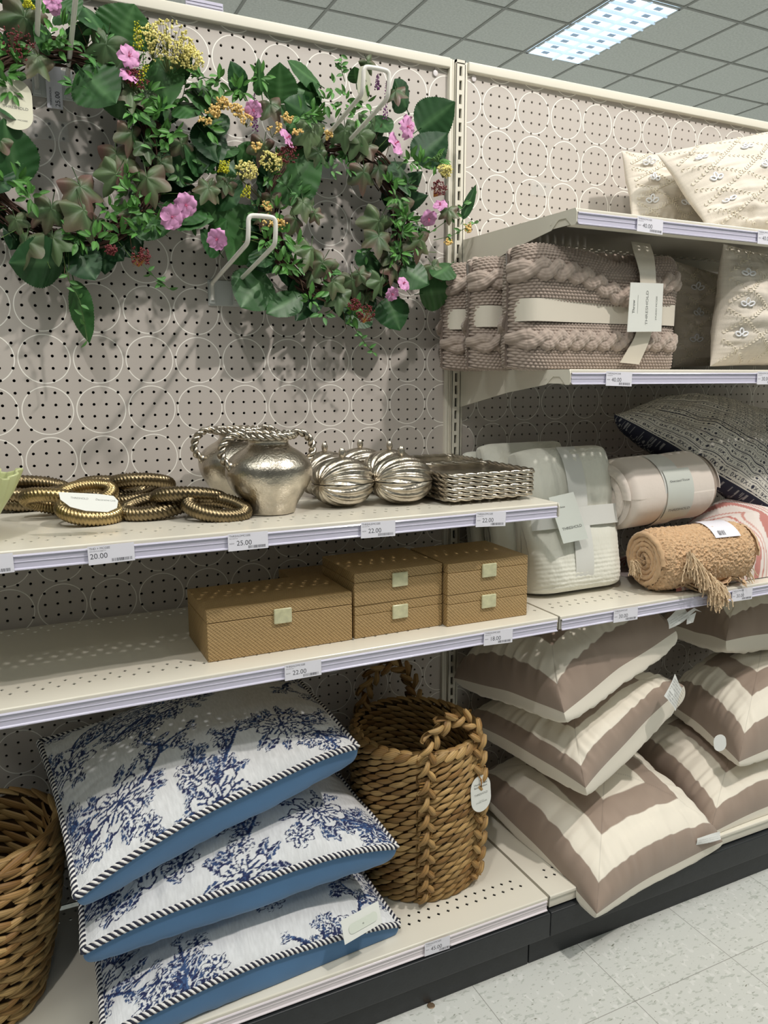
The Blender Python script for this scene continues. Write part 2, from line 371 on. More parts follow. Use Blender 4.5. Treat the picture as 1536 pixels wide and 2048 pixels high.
# ================================================================ price labels
paper=mat('label_paper',(232,231,240),.35); ink=mat('ink_grey',(70,70,78),.6); inkl=mat('ink_light',(120,118,125),.6)
def barcode(mb,P,U,V,w,h,seed=1):
    r=random.Random(seed); x=0
    while x<w:
        b=r.choice([.018,.03,.045]); q=np.array(P)+U*x
        mb.add([q,q+U*b,q+U*b+V*h,q+V*h],[(0,1,2,3)]); x+=b+r.choice([.02,.035,.05])
def price(u,v,price_,head,z,tilt,label,front=FY,w=2.9,wipe=True):
    P=onY(u,v,front-.32); P[2]=z-.16
    U=nrm([1,0,math.sin(tilt)]); V=nrm([-math.sin(tilt),0.03,1]); Nn=np.cross(U,V)
    t=thing('price_label',label,'price label',P-[0,0,1.25])
    c=[P,P+U*w,P+U*w-V*1.22,P-V*1.22]; c=[np.array(x) for x in c]
    mb=MB(); mb.add(c+[x-Nn*.02 for x in c],[(0,3,2,1),(4,5,6,7),(0,1,5,4),(1,2,6,5),(2,3,7,6),(3,0,4,7)]); obj('card',mb,paper,t,smooth=False)
    text('header_text',head,.2,P+U*.1-V*.24,U,V,ink,t)
    text('small_text','DECORATIVE OBJECTS' if head[:3]=='THD' else 'SALE ITEM'[:0]+'DECORATIVE',.1,P+U*.1-V*.38,U,V,inkl,t)
    text('price_text',price_,.5,P+U*.6-V*.86 if head[:3]!='THD' else P+U*.1-V*.84,U,V,ink,t)
    if head[:3]!='THD': text('now_text','NOW',.13,P+U*.1-V*.74,U,V,ink,t)
    mb=MB(); barcode(mb,P+U*1.45-V*1.12+Nn*.006,U,V,1.25,.2,int(u)); obj('barcode',mb,ink,t,smooth=False)
    return t
A0='THRSHLDMCGEE'
for u,v,pr,hd,z,tl,lb in (
 (-86,0,'20.00',A0,ZA,.02,'price label cut by the left photo edge, beside the green vase'),
 (172,0,'20.00','THD + MCGEE',ZA,.02,'white price label reading 20.00 under the brass knots'),
 (455,0,'25.00',A0,ZA,0,'white price label reading 25.00 under the silver vases'),
 (722,0,'22.00',A0,ZA,-.02,'white price label reading 22.00 under the silver shell boxes'),
 (952,0,'22.00',A0,ZA,-.05,'white price label reading 22.00 under the stacked silver trays'),
 (569,0,'22.00',A0,ZB,0,'white price label reading 22.00 under the large golden box'),
 (967,0,'18.00',A0,ZB,-.04,'white price label reading 18.00 under the small golden boxes'),
 (1228,0,'30.00',A0,ZB,-.02,'white price label reading 30.00 between the white throw and the tan roll'),
 (1462,0,'30.00',A0,ZB,-.02,'white price label reading 30.00 to the right of the tan fringe'),
 (1213,0,'40.00',A0,Z2,-.03,'white price label reading 40.00 under the front knitted throw'),
 (1515,0,'30.00',A0,Z2,0,'white price label cut by the right photo edge, second shelf from top'),
 (1275,0,'40.00',A0,Z1,-.03,'white price label reading 40.00 on the topmost shelf'),
 (1518,0,'40.00',A0,Z1,0,'white price label cut by the right photo edge on the topmost shelf')):
    price(u,{ZA:1060,ZB:1330,Z2:745,Z1:440}[z] if u<1100 or z in (Z2,Z1) else 1220,pr,hd,z,tl,lb)
price(850,1865,'45.00',A0,ZD+.1,-.03,'white price label reading 45.00 under the big round basket',front=-18.4,w=2.5)
# ================================================================ silver vases
def silver_mat(name,rgb,rough,sc_=60,st=.35):
    m=mat(name,rgb,rough,1.,noise=(sc_*.5,.28),bump=(sc_*3,st)); N,L,b=nodes(m)
    return m
silver=silver_mat('brushed_silver',(190,182,168),.29,st=.5)
def twist(mb,path,R,rs,pitch,closed=False,n=8): rope(mb,path,R,2,pitch,rs,n,closed)
def vase(bx,by,label,ang):
    t=thing('silver_vase',label,'vase',(bx,by,ZA),'silver vases with rope handles')
    prof=[(0,.02),(1.9,.02),(2.0,.12),(2.05,.5),(2.3,1.1),(2.8,1.9),(3.22,2.8),(3.42,3.6),(3.36,4.3),(3.0,4.95),(2.35,5.5),(1.8,5.85),(1.55,6.15),(1.55,6.45),(1.8,6.75),(2.05,6.9),(1.95,6.95),(1.7,6.7),(1.5,6.3),(1.6,5.9),(2.4,5.3),(3.1,4.4),(2.9,3),(2,1),(0,.6)]
    from math import cos,sin
    pr=np.array(prof); tt=np.linspace(0,len(pr)-1,110); pr2=np.stack([np.interp(tt,np.arange(len(pr)),pr[:,k]) for k in (0,1)],1)
    for _ in range(3): pr2[1:-1]=(pr2[:-2]+pr2[1:-1]*2+pr2[2:])/4
    th=np.arange(72)*2*PI/72
    rr=pr2[:,0][:,None]+.05*vnoise(th[None]*3+9,pr2[:,1][:,None]*1.2)*(pr2[:,0][:,None]>.5)
    P=np.stack([rr*np.cos(th),rr*np.sin(th),np.repeat(pr2[:,1][:,None]*.89,72,1)],-1)+[bx,by,ZA]
    mb=MB(); mb.grid(P[:,::-1],wrapv=True); obj('body',mb,silver,t)
    mb=MB(); ca,sa=math.cos(ang),math.sin(ang)
    ring=[(bx+2.0*math.cos(a),by+2.0*math.sin(a),ZA+6.14) for a in np.linspace(0,2*PI,60,endpoint=False)]
    twist(mb,ring,.15,.17,1.1,True); obj('rope_rim',mb,silver,t)
    for s_ in (-1,1):
        pts=[(1.9,6.15),(2.6,6.3),(3.3,6.1),(3.8,5.5),(3.95,4.8),(3.7,4.2),(3.2,3.8)]
        q=np.array(pts); k=np.linspace(0,len(q)-1,40); q=np.stack([np.interp(k,np.arange(len(q)),q[:,j]) for j in (0,1)],1)
        for _ in range(6): q[1:-1]=(q[:-2]+q[1:-1]*2+q[2:])/4
        path=[(bx+s_*r*ca,by+s_*r*sa,ZA+h) for r,h in q]
        mb=MB(); twist(mb,path,.16,.18,1.15); mb.ell(path[-1],.36,.36,.45); obj('rope_handle',mb,silver,t)
    return t
vase(17.6,-11.6,'front silver vase with rope handles, beside the shell boxes',.12)
vase(17.0,-4.9,'rear silver vase with rope handles, mostly hidden behind the front vase',.12)
# ================================================================ silver shell boxes
def shellbox(bx,by,label,rot):
    t=thing('shell_box',label,'decorative box',(bx,by,ZA),'round silver shell boxes')
    nu,nv=70,200; th=np.arange(nv)*2*PI/nv
    def part(p0,p1,seam,name,dz=0):
        ph=np.linspace(p0,p1,nu)[:,None]; a=th[None]
        X=np.cos(ph)*np.cos(a);Y=np.cos(ph)*np.sin(a);Z=np.sin(ph)+0*a
        # scallop ribs fan out from a point low on the side
        e=nrm([-.93,-.36,0]); g=np.array([.36,-.93,0]); q1=X*e[0]+Y*e[1]; q2=X*g[0]+Y*g[1]
        rho=np.arccos(np.clip(q1,-1,1)); phi=np.arctan2(Z,q2)
        rib=1-np.abs(np.sin(phi*8.5+rho*2.2*(1 if seam>0 else -1)))**2.2; rib=rib*np.clip(np.sin(rho)*2.2,0,1)
        R=1+.065*(.6-rib)
        zz=np.sign(Z)*np.abs(Z)**.92
        P=np.stack([X*R*2.62,Y*R*2.45,(zz*R*2.0 if dz==0 else zz*R*1.95)+2.0+dz],-1)
        P[...,2]=np.maximum(P[...,2],.02)
        c,s_=math.cos(rot),math.sin(rot); P=np.stack([P[...,0]*c-P[...,1]*s_,P[...,0]*s_+P[...,1]*c,P[...,2]],-1)
        mb=MB(); mb.grid(P[:,::-1]+[bx,by,ZA],wrapv=True)
        if dz==0: mb.ell((bx,by,ZA+2.0),2.4,2.3,.05)
        obj(name,mb,silver,t)
    part(-PI/2,0,-1,'bowl'); part(0,PI/2-.01,1,'lid',.07)
    mb=MB(); mb.tube([(bx,by,ZA+3.95),(bx,by,ZA+4.15)],.12,8)
    ph=np.linspace(0,PI,24)[:,None]; a=(np.arange(36)*2*PI/36)[None]
    R=1+.09*np.abs(np.cos(a*4+ph*3)); P=np.stack([np.sin(ph)*np.cos(a)*R*.28,np.sin(ph)*np.sin(a)*R*.22,np.cos(ph)*R*.42+0*a],-1)
    mb.grid(P+[bx,by,ZA+4.42],wrapv=True); obj('knob',mb,silver,t)
shellbox(24.0,-11.3,'front left silver shell box, nearest to the silver vase',0.1)
shellbox(29.1,-12.1,'front right silver shell box, beside the trays',-.1)
shellbox(24.7,-5.6,'rear left silver shell box, half hidden by the vase and the front left box',.3)
shellbox(28.9,-4.0,'rearmost silver shell box, its knob between the other knobs',0)
shellbox(30.6,-6.8,'silver shell box directly behind the front right one',.2)
# ================================================================ trays
def tray(x0,x1,y0,y1,z,label,dark_in=False):
    t=thing('rope_tray',label,'tray',((x0+x1)/2,(y0+y1)/2,z),'square silver trays with rope rims')
    r=.7; pts=[]
    for cx,cy,a0 in ((x1-r,y1-r,0),(x0+r,y1-r,PI/2),(x0+r,y0+r,PI),(x1-r,y0+r,1.5*PI)):
        for a in np.linspace(a0,a0+PI/2,7): pts.append((cx+r*math.cos(a),cy+r*math.sin(a),z+.5))
    mb=MB()
    path=np.array(pts); rope(mb,path,.085,2,2.3,.165,8,closed=True,step=.12,flat=.9); obj('rope_rim',mb,silver,t)
    mb=MB(); V=[]
    P=path.copy(); c=np.array([(x0+x1)/2,(y0+y1)/2,0])
    ring=lambda sx,zz: np.array([[c[0]+(p[0]-c[0])*(1-sx/((x1-x0)/2)),c[1]+(p[1]-c[1])*(1-sx/((y1-y0)/2)),z+zz] for p in P])
    G=np.stack([ring(.05,.5),ring(.75,.1),ring(1.0,.08),ring(4,.08),ring((x1-x0)/2-.05,.08)]); mb.grid(G[:,::-1],wrapv=True)
    G=np.stack([ring(.1,.45),ring(.75,.0),ring((x1-x0)/2-.05,.0)]); mb.grid(G,wrapv=True)
    obj('tray_bottom',mb,silver,t,smooth=False); return t
names=['bottom','second from bottom','third from bottom','fourth from bottom','fifth from bottom','topmost']
t0=tray(31.9,40.6,-15.3,-7.2,ZA+.02,'square silver rope-rimmed tray, bottom of the front stack')
for k in range(1,6): dup(t0,(36.25+.08*(k%2),-11.25-.05*(k%3),ZA+.02+.39*k),label='square silver rope-rimmed tray, %s of the front stack'%names[k])
t1=dup(t0,(37.0,-2.9+-.6,ZA+.02),label='silver tray at the bottom of the stack behind the front trays')
for k in range(1,6): dup(t0,(37.0,-3.5,ZA+.02+.39*k),label='silver tray, %s in the stack behind the front trays'%names[k])
for o in list(bpy.data.objects):
    if o.name.startswith('rope_tray') and abs(o.location.y/I+3.5)<.4:
        o.location.x=36.6*I; o.location.y=-4.0*I if False else o.location.y; o.scale=(1,.78,1)
# ================================================================ brass link knots
brass=mat('aged_brass',(158,138,98),.3,1.,noise=(25,.35)); brassd=mat('dark_brass',(124,110,84),.32,1.,noise=(25,.35))
def ringlink(mb,c,rx,ry,tilt_x,tilt_y,rot,r=.56,ribs=50):
    a=np.arange(520)*2*PI/520; b=np.arange(16)*2*PI/16
    cx=np.stack([rx*np.cos(a),ry*np.sin(a),0*a],1); T=np.roll(cx,-1,0)-np.roll(cx,1,0); T/=np.linalg.norm(T,axis=1)[:,None]
    Nn=np.stack([T[:,1],-T[:,0],0*a],1); Z=np.array([0,0,1.])
    rr=r*(1+.24*np.abs(np.sin((a*ribs/2)[:,None]+b[None]*2.0))**.8-.16)
    P=cx[:,None]+rr[...,None]*(np.cos(b)[None,:,None]*Nn[:,None]+np.sin(b)[None,:,None]*Z)
    Rm_=(Matrix.Rotation(rot,3,'Z')@Matrix.Rotation(tilt_x,3,'X')@Matrix.Rotation(tilt_y,3,'Y'))
    P=P@np.array(Rm_).T+np.array(c); mb.grid(P,wrapu=True,wrapv=True)
def tagcard(name,pts2,P,U,V,m,parent,th=.03):
    Nn=np.cross(nrm(U),nrm(V)); U=nrm(U);V=nrm(V)
    a=[np.array(P)+U*x+V*y for x,y in pts2]; n=len(a)
    mb=MB(); mb.add(a+[q-Nn*th for q in a],[tuple(range(n)),tuple(range(2*n-1,n-1,-1))]+[(i+n,(i+1)%n+n,(i+1)%n,i) for i in range(n)]); return obj(name,mb,m,parent,smooth=False)
def oval(w,h,r=None,n=10):
    r=min(w,h)/2 if r is None else r; out=[]
    for cx,cy,a0 in ((w/2-r,h/2-r,0),(-w/2+r,h/2-r,PI/2),(-w/2+r,-h/2+r,PI),(w/2-r,-h/2+r,1.5*PI)):
        for a in np.linspace(a0,a0+PI/2,n): out.append((cx+r*math.cos(a),cy+r*math.sin(a)))
    return out
tagp=mat('tag_card',(226,228,222),.5); tinyink=mat('tag_ink',(120,122,118),.7); tagblack=mat('tag_ink_dark',(60,62,60),.7)
def knot(rings,m,label):
    c0=np.mean([r[0] for r in rings],0); t=thing('brass_knot',label,'ornament',(c0[0],c0[1],ZA),'brass link knots')
    for r in rings:
        mb=MB(); ringlink(mb,*r); obj('link',mb,m,t)
    return t
def kk(u,v,z): return onZ(u,v,ZA+z)
k1=knot([(kk(182,1020,.95),2.0,1.55,.30,.10,.25),(kk(112,1003,1.25),2.1,1.45,-.42,.25,.15),(kk(172,990,1.5),2.0,1.2,.45,-.15,.3)],brass,'front brass link knot holding a white paper tag')
k2=knot([(kk(222,978,1.3),2.5,1.3,.35,.1,-.1),(kk(285,968,1.7),2.2,1.4,-.38,.12,.1),(kk(262,990,.8),2.0,1.3,.15,-.1,.3)],brassd,'brass link knot behind the front one, with a crumpled white sticker')
k3=knot([(kk(318,1010,.95),2.5,1.3,.22,-.14,.12),(kk(380,998,1.35),2.4,1.5,-.40,.12,-.05),(kk(434,1015,.9),2.1,1.15,.40,.2,-.35)],brassd,'right brass link knot, next to the front silver vase')
k4=knot([(kk(62,978,1.7),2.6,1.3,.32,.1,.1),(kk(85,992,.9),2.3,1.4,-.22,-.1,.3),(kk(40,998,.9),2.2,1.3,.2,.1,0)],brassd,'dark brass link knot behind the green vase')
P=onZ(181,1003,ZA+2.35); U=nrm([1,-.18,-.12]); V=nrm([.25,.55,.8])
tagcard('paper_tag',[(-2.1,.55),(-1.9,-.0),(-1.2,-.5),(-.2,-.72),(1.2,-.7),(1.75,-.35),(1.75,.2),(1.4,.55),(.4,.62)],P,U,V,tagp,k1)
text('tag_text','Decorative Link',.2,P+U*.3+V*.12,U,V,tinyink,k1); text('tag_text','THRESHOLD',.2,P-U*1.3+V*.12,U,V,tinyink,k1)
mb=MB(); P=onZ(240,958,ZA+2.3)
for k in range(7): mb.tube([P+[random.uniform(-.5,.5),random.uniform(-.3,.3),random.uniform(-.3,.3)] for _ in range(3)],[.05,.16,.03],5)
obj('sticker',mb,tagp,k2)
# ================================================================ green ribbed vase at the left edge
t=thing('green_vase','pale green scalloped vase cut by the left photo edge','vase',(-4.3,-13,ZA))
prof=[(0,.02),(1.6,.02),(1.9,.2),(2.2,.9),(2.8,2.0),(3.4,3.0),(3.75,3.8),(3.95,4.35),(3.8,4.4),(3.4,3.4),(2.6,1.8),(1.8,.7),(0,.5)]
pr=np.array(prof); k=np.linspace(0,len(pr)-1,60); pr=np.stack([np.interp(k,np.arange(len(pr)),pr[:,j]) for j in (0,1)],1)
th=np.arange(192)*2*PI/192; fl_=(1+.035*np.cos(th*24))[None]; rr=pr[:,0][:,None]*(1+(fl_-1)*np.clip(pr[:,1]/3,0,1)[:,None])*(1+.05*np.cos(th*6)[None]*(pr[:,1]/4.4)[:,None]**2)
zz=pr[:,1][:,None]+.22*np.cos(th*6)[None]*(pr[:,1]/4.4)[:,None]**3
P=np.stack([rr*np.cos(th),rr*np.sin(th),zz],-1)+[-4.3,-13,ZA]; mb=MB(); mb.grid(P[:,::-1],wrapv=True)
obj('ribbed_bowl',mb,mat('green_glaze',(186,192,140),.35,coat=.2),t)
# ================================================================ golden woven boxes
wv=mat('woven_gold',(178,140,80),.55); N,L,b=nodes(wv); nt=wv.node_tree
tc=N.new('ShaderNodeTexCoord'); sp=N.new('ShaderNodeSeparateXYZ'); L.new(tc.outputs['Object'],sp.inputs[0])
xx=mth(nt,'DIVIDE',mth(nt,'ADD',sp.outputs[0],3.0),I*.3); zz=mth(nt,'DIVIDE',mth(nt,'ADD',mth(nt,'ADD',sp.outputs[2],sp.outputs[1]),3.0),I*.11)
row=mth(nt,'FLOOR',zz); xs_=mth(nt,'ADD',xx,mth(nt,'MULTIPLY',row,.37)); fx=mth(nt,'FRACT',xs_); fz=mth(nt,'FRACT',zz)
hgt=mth(nt,'MULTIPLY',mth(nt,'SINE',mth(nt,'MULTIPLY',fx,PI)),mth(nt,'SINE',mth(nt,'MULTIPLY',fz,PI)))
n=N.new('ShaderNodeTexNoise'); n.inputs['Scale'].default_value=300; L.new(tc.outputs['Object'],n.inputs['Vector'])
h2=mth(nt,'ADD',hgt,mth(nt,'MULTIPLY',n.outputs['Fac'],.4))
r=N.new('ShaderNodeMapRange'); r.inputs[1].default_value=.1; r.inputs[2].default_value=1.1; L.new(h2,r.inputs[0])
L.new(mixc(nt,r.outputs[0],lin((128,101,62)),lin((206,174,120))),b.inputs['Base Color'])
bp=N.new('ShaderNodeBump'); bp.inputs['Strength'].default_value=.7; bp.inputs['Distance'].default_value=.0012; L.new(h2,bp.inputs['Height']); L.new(bp.outputs[0],b.inputs['Normal'])
pearl=mat('pearl_clasp',(208,206,168),.18,coat=.6,noise=(90,.12)); gap=mat('box_gap',(70,50,25),.8)
def box(x0,x1,y0,y1,z,h,lid,label,cx=None,group='golden woven boxes'):
    t=thing('woven_box',label,'box',((x0+x1)/2,(y0+y1)/2,z),group)
    mb=MB(); mb.rbox(x0,x1,y0,y1,z,z+h-lid-.03,.07); obj('box_body',mb,wv,t,smooth=True)
    mb=MB(); mb.box(x0+.08,x1-.08,y0+.08,y1-.08,z+h-lid-.1,z+h-lid+.06); obj('seam',mb,gap,t,smooth=False)
    mb=MB(); mb.rbox(x0,x1,y0,y1,z+h-lid,z+h,.07); obj('lid',mb,wv,t)
    cx=(x0+x1)/2 if cx is None else cx
    mb=MB(); mb.rbox(cx-.72,cx+.72,y0-.2,y0+.02,z+h-lid-.72,z+h-lid+.48,.1); obj('clasp',mb,pearl,t)
    return t
box(11.3,22.95,-15.55,-8.9,ZB,4.0,1.02,'large golden woven box, standing alone at the left')
b0=box(23.2,31.3,-15.5,-8.6,ZB,2.72,.78,'small golden woven box, bottom of the left pair',group='small golden woven boxes')
dup(b0,(27.18,-12.1,ZB+2.74),(0,0,.006),'small golden woven box, top of the left pair')
dup(b0,(35.55,-12.75,ZB),(0,0,-.02),'small golden woven box, bottom of the right pair')
dup(b0,(35.5,-12.75,ZB+2.74),(0,0,-.012),'small golden woven box, top of the right pair')
dup(b0,(25.6,-4.6,ZB),(0,0,0),'golden woven box in shadow behind the left pair')
# ================================================================ cushions
def cushion(name,label,cat,FL,FR,BR,BL,front,back,m_f,m_b,N=120,ht=3,hb=3,pt=.6,pb=.4,bow=.05,lift=0,paint=None,paintb=None,group=None,seed=0,wr=.12,floor=None,deform=None,pipe=None,rimw=0,ceil=None,a_=2.2,ab=None,crease=.1,puff=(0,0)):
    s=np.linspace(-1,1,N); s=np.sign(s)*np.abs(np.sin(s*PI/2))**.92
    u,v=np.meshgrid(s,s,indexing='ij')        # u: left->right, v: front->back
    FL,FR,BR,BL=[np.array(x,float) for x in (FL,FR,BR,BL)]
    def base(u,v):
        uu=u*(1-bow*(1-v*v)); vv=v*(1-bow*(1-u*u))
        a=((1-uu)/2)[...,None]; b=((1-vv)/2)[...,None]
        P=FL*a*b+FR*(1-a)*b+BR*(1-a)*(1-b)+BL*a*(1-b)
        return P
    n=np.cross(FR-FL,BL-FL); n/=np.linalg.norm(n)
    prof=np.clip((1-np.abs(u)**a_)*(1-np.abs(v)**a_),0,1)
    profb=np.clip((1-np.abs(u)**(ab or a_))*(1-np.abs(v)**(ab or a_)),0,1)
    d=np.maximum(abs(u),abs(v))
    edge=np.clip((1-d)*6,0,1)
    w=wr*((vnoise(u*5+9,v*5,seed)-.5)*1.2+(vnoise(u*11,v*3.5+4,seed+1)-.5)*.7*d+(vnoise(u*3.5,v*12+4,seed+2)-.5)*.7*d)*edge*2
    cr=np.where(np.abs(v)>np.abs(u),vnoise(u*17+seed,v*2.2,seed+5),vnoise(v*17+seed,u*2.2,seed+6))-.5; w=w+crease*cr*np.clip((d-.35)/.4,0,1)*np.clip((1-d)*9,0,1)*2
    P=base(u,v)
    L=lift*(1-u*u)*(1-v*v)
    wave=.18*np.sin(u*4+seed)*(1-abs(u))*np.abs(v)**3+.12*np.sin(v*5+seed)*(1-abs(v))*np.abs(u)**3
    rimz=(L+wave)
    T=P+n*(rimz+ht*prof**pt+w)[...,None]; B=P+n*(rimz-hb*profb**pb+w*.6)[...,None]
    cc_=P.mean((0,1)); o_=P-cc_; o_=o_-n*((o_@n)[...,None]); o_/=np.linalg.norm(o_,axis=2)[...,None]+1e-6; sp_=(np.sin(PI*np.clip((1-d)/.30,0,1))**.8)
    T=T+o_*(sp_*puff[0])[...,None]; B=B+o_*(sp_*puff[1])[...,None]
    if deform: T=deform(T,u,v); B=deform(B,u,v)
    if floor is not None:
        for Q in (T,B): Q[...,2]=np.where(Q[...,1]>-18.5,np.maximum(Q[...,2],floor),Q[...,2])
    if ceil is not None:
        T[...,2]=np.where(T[...,2]>ceil-1,ceil-np.exp(-(T[...,2]-ceil+1)),T[...,2])
    cen=P.mean((0,1)); cen[2]=min(B[...,2].min(),T[...,2].min())
    t=thing(name,label,cat,cen,group)
    mb=MB(); mb.grid(T,paint(u,v) if paint else None); fo=obj(front,mb,m_f,t)
    mb=MB(); mb.grid(B[::-1],paintb(u,v)[::-1] if paintb else None); bo=obj(back,mb,m_b,t)
    rim=np.concatenate([T[:,0],T[-1,1:],T[-2::-1,-1],T[0,-2:0:-1]])
    out=rim-np.roll(rim,1,0)
    if pipe: 
        mb=MB(); rope(mb,rim,pipe[0],4,pipe[1],pipe[0]*.62,6,closed=True,cols=[C3((232,230,226)),C3((28,32,52))],step=.12); obj('braided_piping',mb,pipe[2],t)
    return t,T,B,(u,v)
# ---- blue and white floral
RES=900
def toile(seed):
    r=random.Random(seed); im=np.zeros((RES,RES)); 
    yy,xx=np.mgrid[0:RES,0:RES].astype(float)
    jit=(vnoise(xx/2.2,yy/2.2,3)-.5)*3.2
    def region(cx,cy,R):
        x0,x1=int(max(0,cx-R)),int(min(RES,cx+R+1)); y0,y1=int(max(0,cy-R)),int(min(RES,cy+R+1)); return slice(y0,y1),slice(x0,x1)
    def leaf(cx,cy,L,W,a,tone=1,veins=True):
        sl=region(cx,cy,L+3)
        x=xx[sl]+jit[sl]-cx; y=yy[sl]+jit[sl]*.7-cy; p=x*math.cos(a)+y*math.sin(a); q=-x*math.sin(a)+y*math.cos(a)
        t=p/L; w=W*np.clip(1-t*t,0,1)**.8*(1+.18*np.sin(p*.55)); ins=(abs(q)<w)&(abs(t)<1)
        val=np.where(q>0,1.,.62)
        val=np.where(abs(q)<.9,.05 if veins else 1,val)
        if veins: val=np.where((np.sin(p*.42+abs(q)*.5)>.72),val*.3,val)
        im[sl]=np.where(ins,val*tone,im[sl])
    def petal(cx,cy,L,W,a):
        sl=region(cx,cy,L+4)
        x=xx[sl]+jit[sl]-cx; y=yy[sl]+jit[sl]*.7-cy; p=x*math.cos(a)+y*math.sin(a); q=-x*math.sin(a)+y*math.cos(a)
        e=(p/L)**2+(q/W)**2*(1+.3*np.sin(p*.3)); ins=e<1; line=(e>.70)
        hatch=(np.sin(q*.62+p*.1)>.25)&(p<L*.35)
        val=np.where(line,1.,np.where(hatch,.72,.0)); im[sl]=np.where(ins,val,im[sl])
    def flower(cx,cy,R):
        n=r.choice([6,7,8]); a0=r.random()*6
        for k in range(n):
            a=a0+k*2*PI/n+r.uniform(-.15,.15); petal(cx+math.cos(a)*R*.58,cy+math.sin(a)*R*.5,R*.48,R*.27,a)
        for k in range(5):
            a=a0+k*2*PI/5; petal(cx+math.cos(a)*R*.22,cy+math.sin(a)*R*.2,R*.26,R*.17,a)
        for k in range(12):
            a=r.random()*6.3; d=r.random()*R*.13; leaf(cx+math.cos(a)*d,cy+math.sin(a)*d,3.5,2.5,a,1,False)
    def stem(x,y,a,L,w,depth=0):
        n=int(L/5); c=r.uniform(-.05,.05)
        for k in range(n):
            x+=5*math.cos(a); y+=5*math.sin(a); a+=c+r.uniform(-.06,.06)
            if k%12==0: c=r.uniform(-.06,.06)
            leaf(x,y,5.5,w*(1-.5*k/n)+1.6,a,1 if r.random()<.7 else .6,False)
            if depth<2 and r.random()<.11: stem(x,y,a+r.choice([-1,1])*r.uniform(.5,1.1),L*r.uniform(.3,.5),w*.6,depth+1)
            if r.random()<(.17+.1*depth):
                b=a+r.choice([-1,1])*r.uniform(.4,1.2); l=r.uniform(10,21); leaf(x+math.cos(b)*l,y+math.sin(b)*l,l,l*.42,b)
        if depth>0 and r.random()<.55: flower(x,y,r.uniform(18,30))
        else:
            for b in (-.5,0,.5): leaf(x+math.cos(a+b)*12,y+math.sin(a+b)*12,12,4,a+b)
    return locals()
def toile_img(seed):
    L=toile(seed); r=L['r']; im=L['im']
    cl=[(130,170),(300,420),(470,170),(620,470),(790,210),(130,640),(420,720),(760,740),(300,60),(880,500),(60,400),(600,880),(200,860),(880,880)]
    for k,(x,y) in enumerate(cl):
        for j in range(3): L['stem'](x,y,r.random()*6.3,r.uniform(110,190),3.6,0)
    for k,(x,y) in enumerate(cl):
        R=r.uniform(46,66)
        for j in range(16):
            a=r.random()*6.3; l=r.uniform(16,30); L['leaf'](x+math.cos(a)*R*1.15,y+math.sin(a)*R*1.15,l,l*.33,a+r.uniform(-.5,.5))
        L['flower'](x,y,R)
        L['flower'](x+r.uniform(-80,80),y+r.uniform(-80,80),r.uniform(22,34))
    return im
TO=[toile_img(s) for s in (11,12)]
def paint_toile(im,flip):
    def f(u,v):
        a,b=(u,v) if not flip else (-u,-v)
        i=np.clip((((b+1)/2*.6+.06)*RES),0,RES-1).astype(int); j=np.clip((((a+1)/2*.64+.03)*RES),0,RES-1).astype(int)
        t=im[i,j][...,None]
        wv=(vnoise(u*150,v*26,5)-.5)[...,None]
        W=C3((218,220,222)); Nv=C3((30,40,82)); Md=C3((70,104,152))
        c=np.where(t<.35,W*(1-t*1.5)+Md*t*1.5,np.where(t<.8,Md*(1-(t-.35)/.45)+Nv*((t-.35)/.45),Nv))
        return np.clip(c*(1+.18*wv),0,1)
    return f
def weave(name,**k):
    m=mat(name,attr=True,**k); N,L,b=nodes(m); nt=m.node_tree
    tc=N.new('ShaderNodeTexCoord'); w1=N.new('ShaderNodeTexNoise'); mp=N.new('ShaderNodeMapping'); mp.inputs['Scale'].default_value=(350,900,900); L.new(tc.outputs['Object'],mp.inputs[0]); L.new(mp.outputs[0],w1.inputs['Vector']); w1.inputs['Scale'].default_value=1
    bp=N.new('ShaderNodeBump'); bp.inputs['Strength'].default_value=.5; bp.inputs['Distance'].default_value=.001; L.new(w1.outputs['Fac'],bp.inputs['Height']); L.new(bp.outputs[0],b.inputs['Normal']); return m
m_toile=weave('toile_weave',rough=.85); m_blue=mat('blue_velvet',(62,112,158),.6,sheen=.3,bump=(14,.25),noise=(9,.08)); m_pipe=mat('piping_cord',attr=True,rough=.7)
G='blue and white floral cushions'
bl=[((.95,-19.3,20.6),(23.2,-15.8,25.0),(22.4,-.9,26.4),(-.4,-2.9,24.2),'topmost blue and white floral cushion of the stack of three',0,False,9),
    ((1.15,-18.6,15.9),(26.3,-16.9,15.7),(25.2,-1.2,17.4),(1.4,-2.0,17.8),'middle blue and white floral cushion of the stack of three',1,False,5),
    ((2.0,-19.4,9.3),(26.55,-16.9,8.2),(25.5,-1.5,10),(2.2,-1.8,10.2),'lowest blue and white floral cushion, with a blank white sticker on its corner',1,True,2)]
BC=[]
for FL,FR,BR,BL,lab,ti,fl2,sd in bl:
    def df(T,u,v,k=sd):
        T=T.copy(); T[...,2]+= (-.55*np.clip(-v,0,1)**2*(np.abs(u)**4))+(.45*(1-u*u)*np.clip(-v,0,1)**2); return T
    BC.append(cushion('floral_cushion',lab,'cushion',FL,FR,BR,BL,'floral_cover','blue_back',m_toile,m_blue,N=400,ht=3.2,hb=3.7,pt=.72,pb=.3,ab=4.5,bow=.03,lift=.5,paint=paint_toile(TO[ti],fl2),group=G,seed=sd,wr=.12,floor=6.65,deform=df,puff=(0,.75),pipe=(.17,.85,m_pipe)))
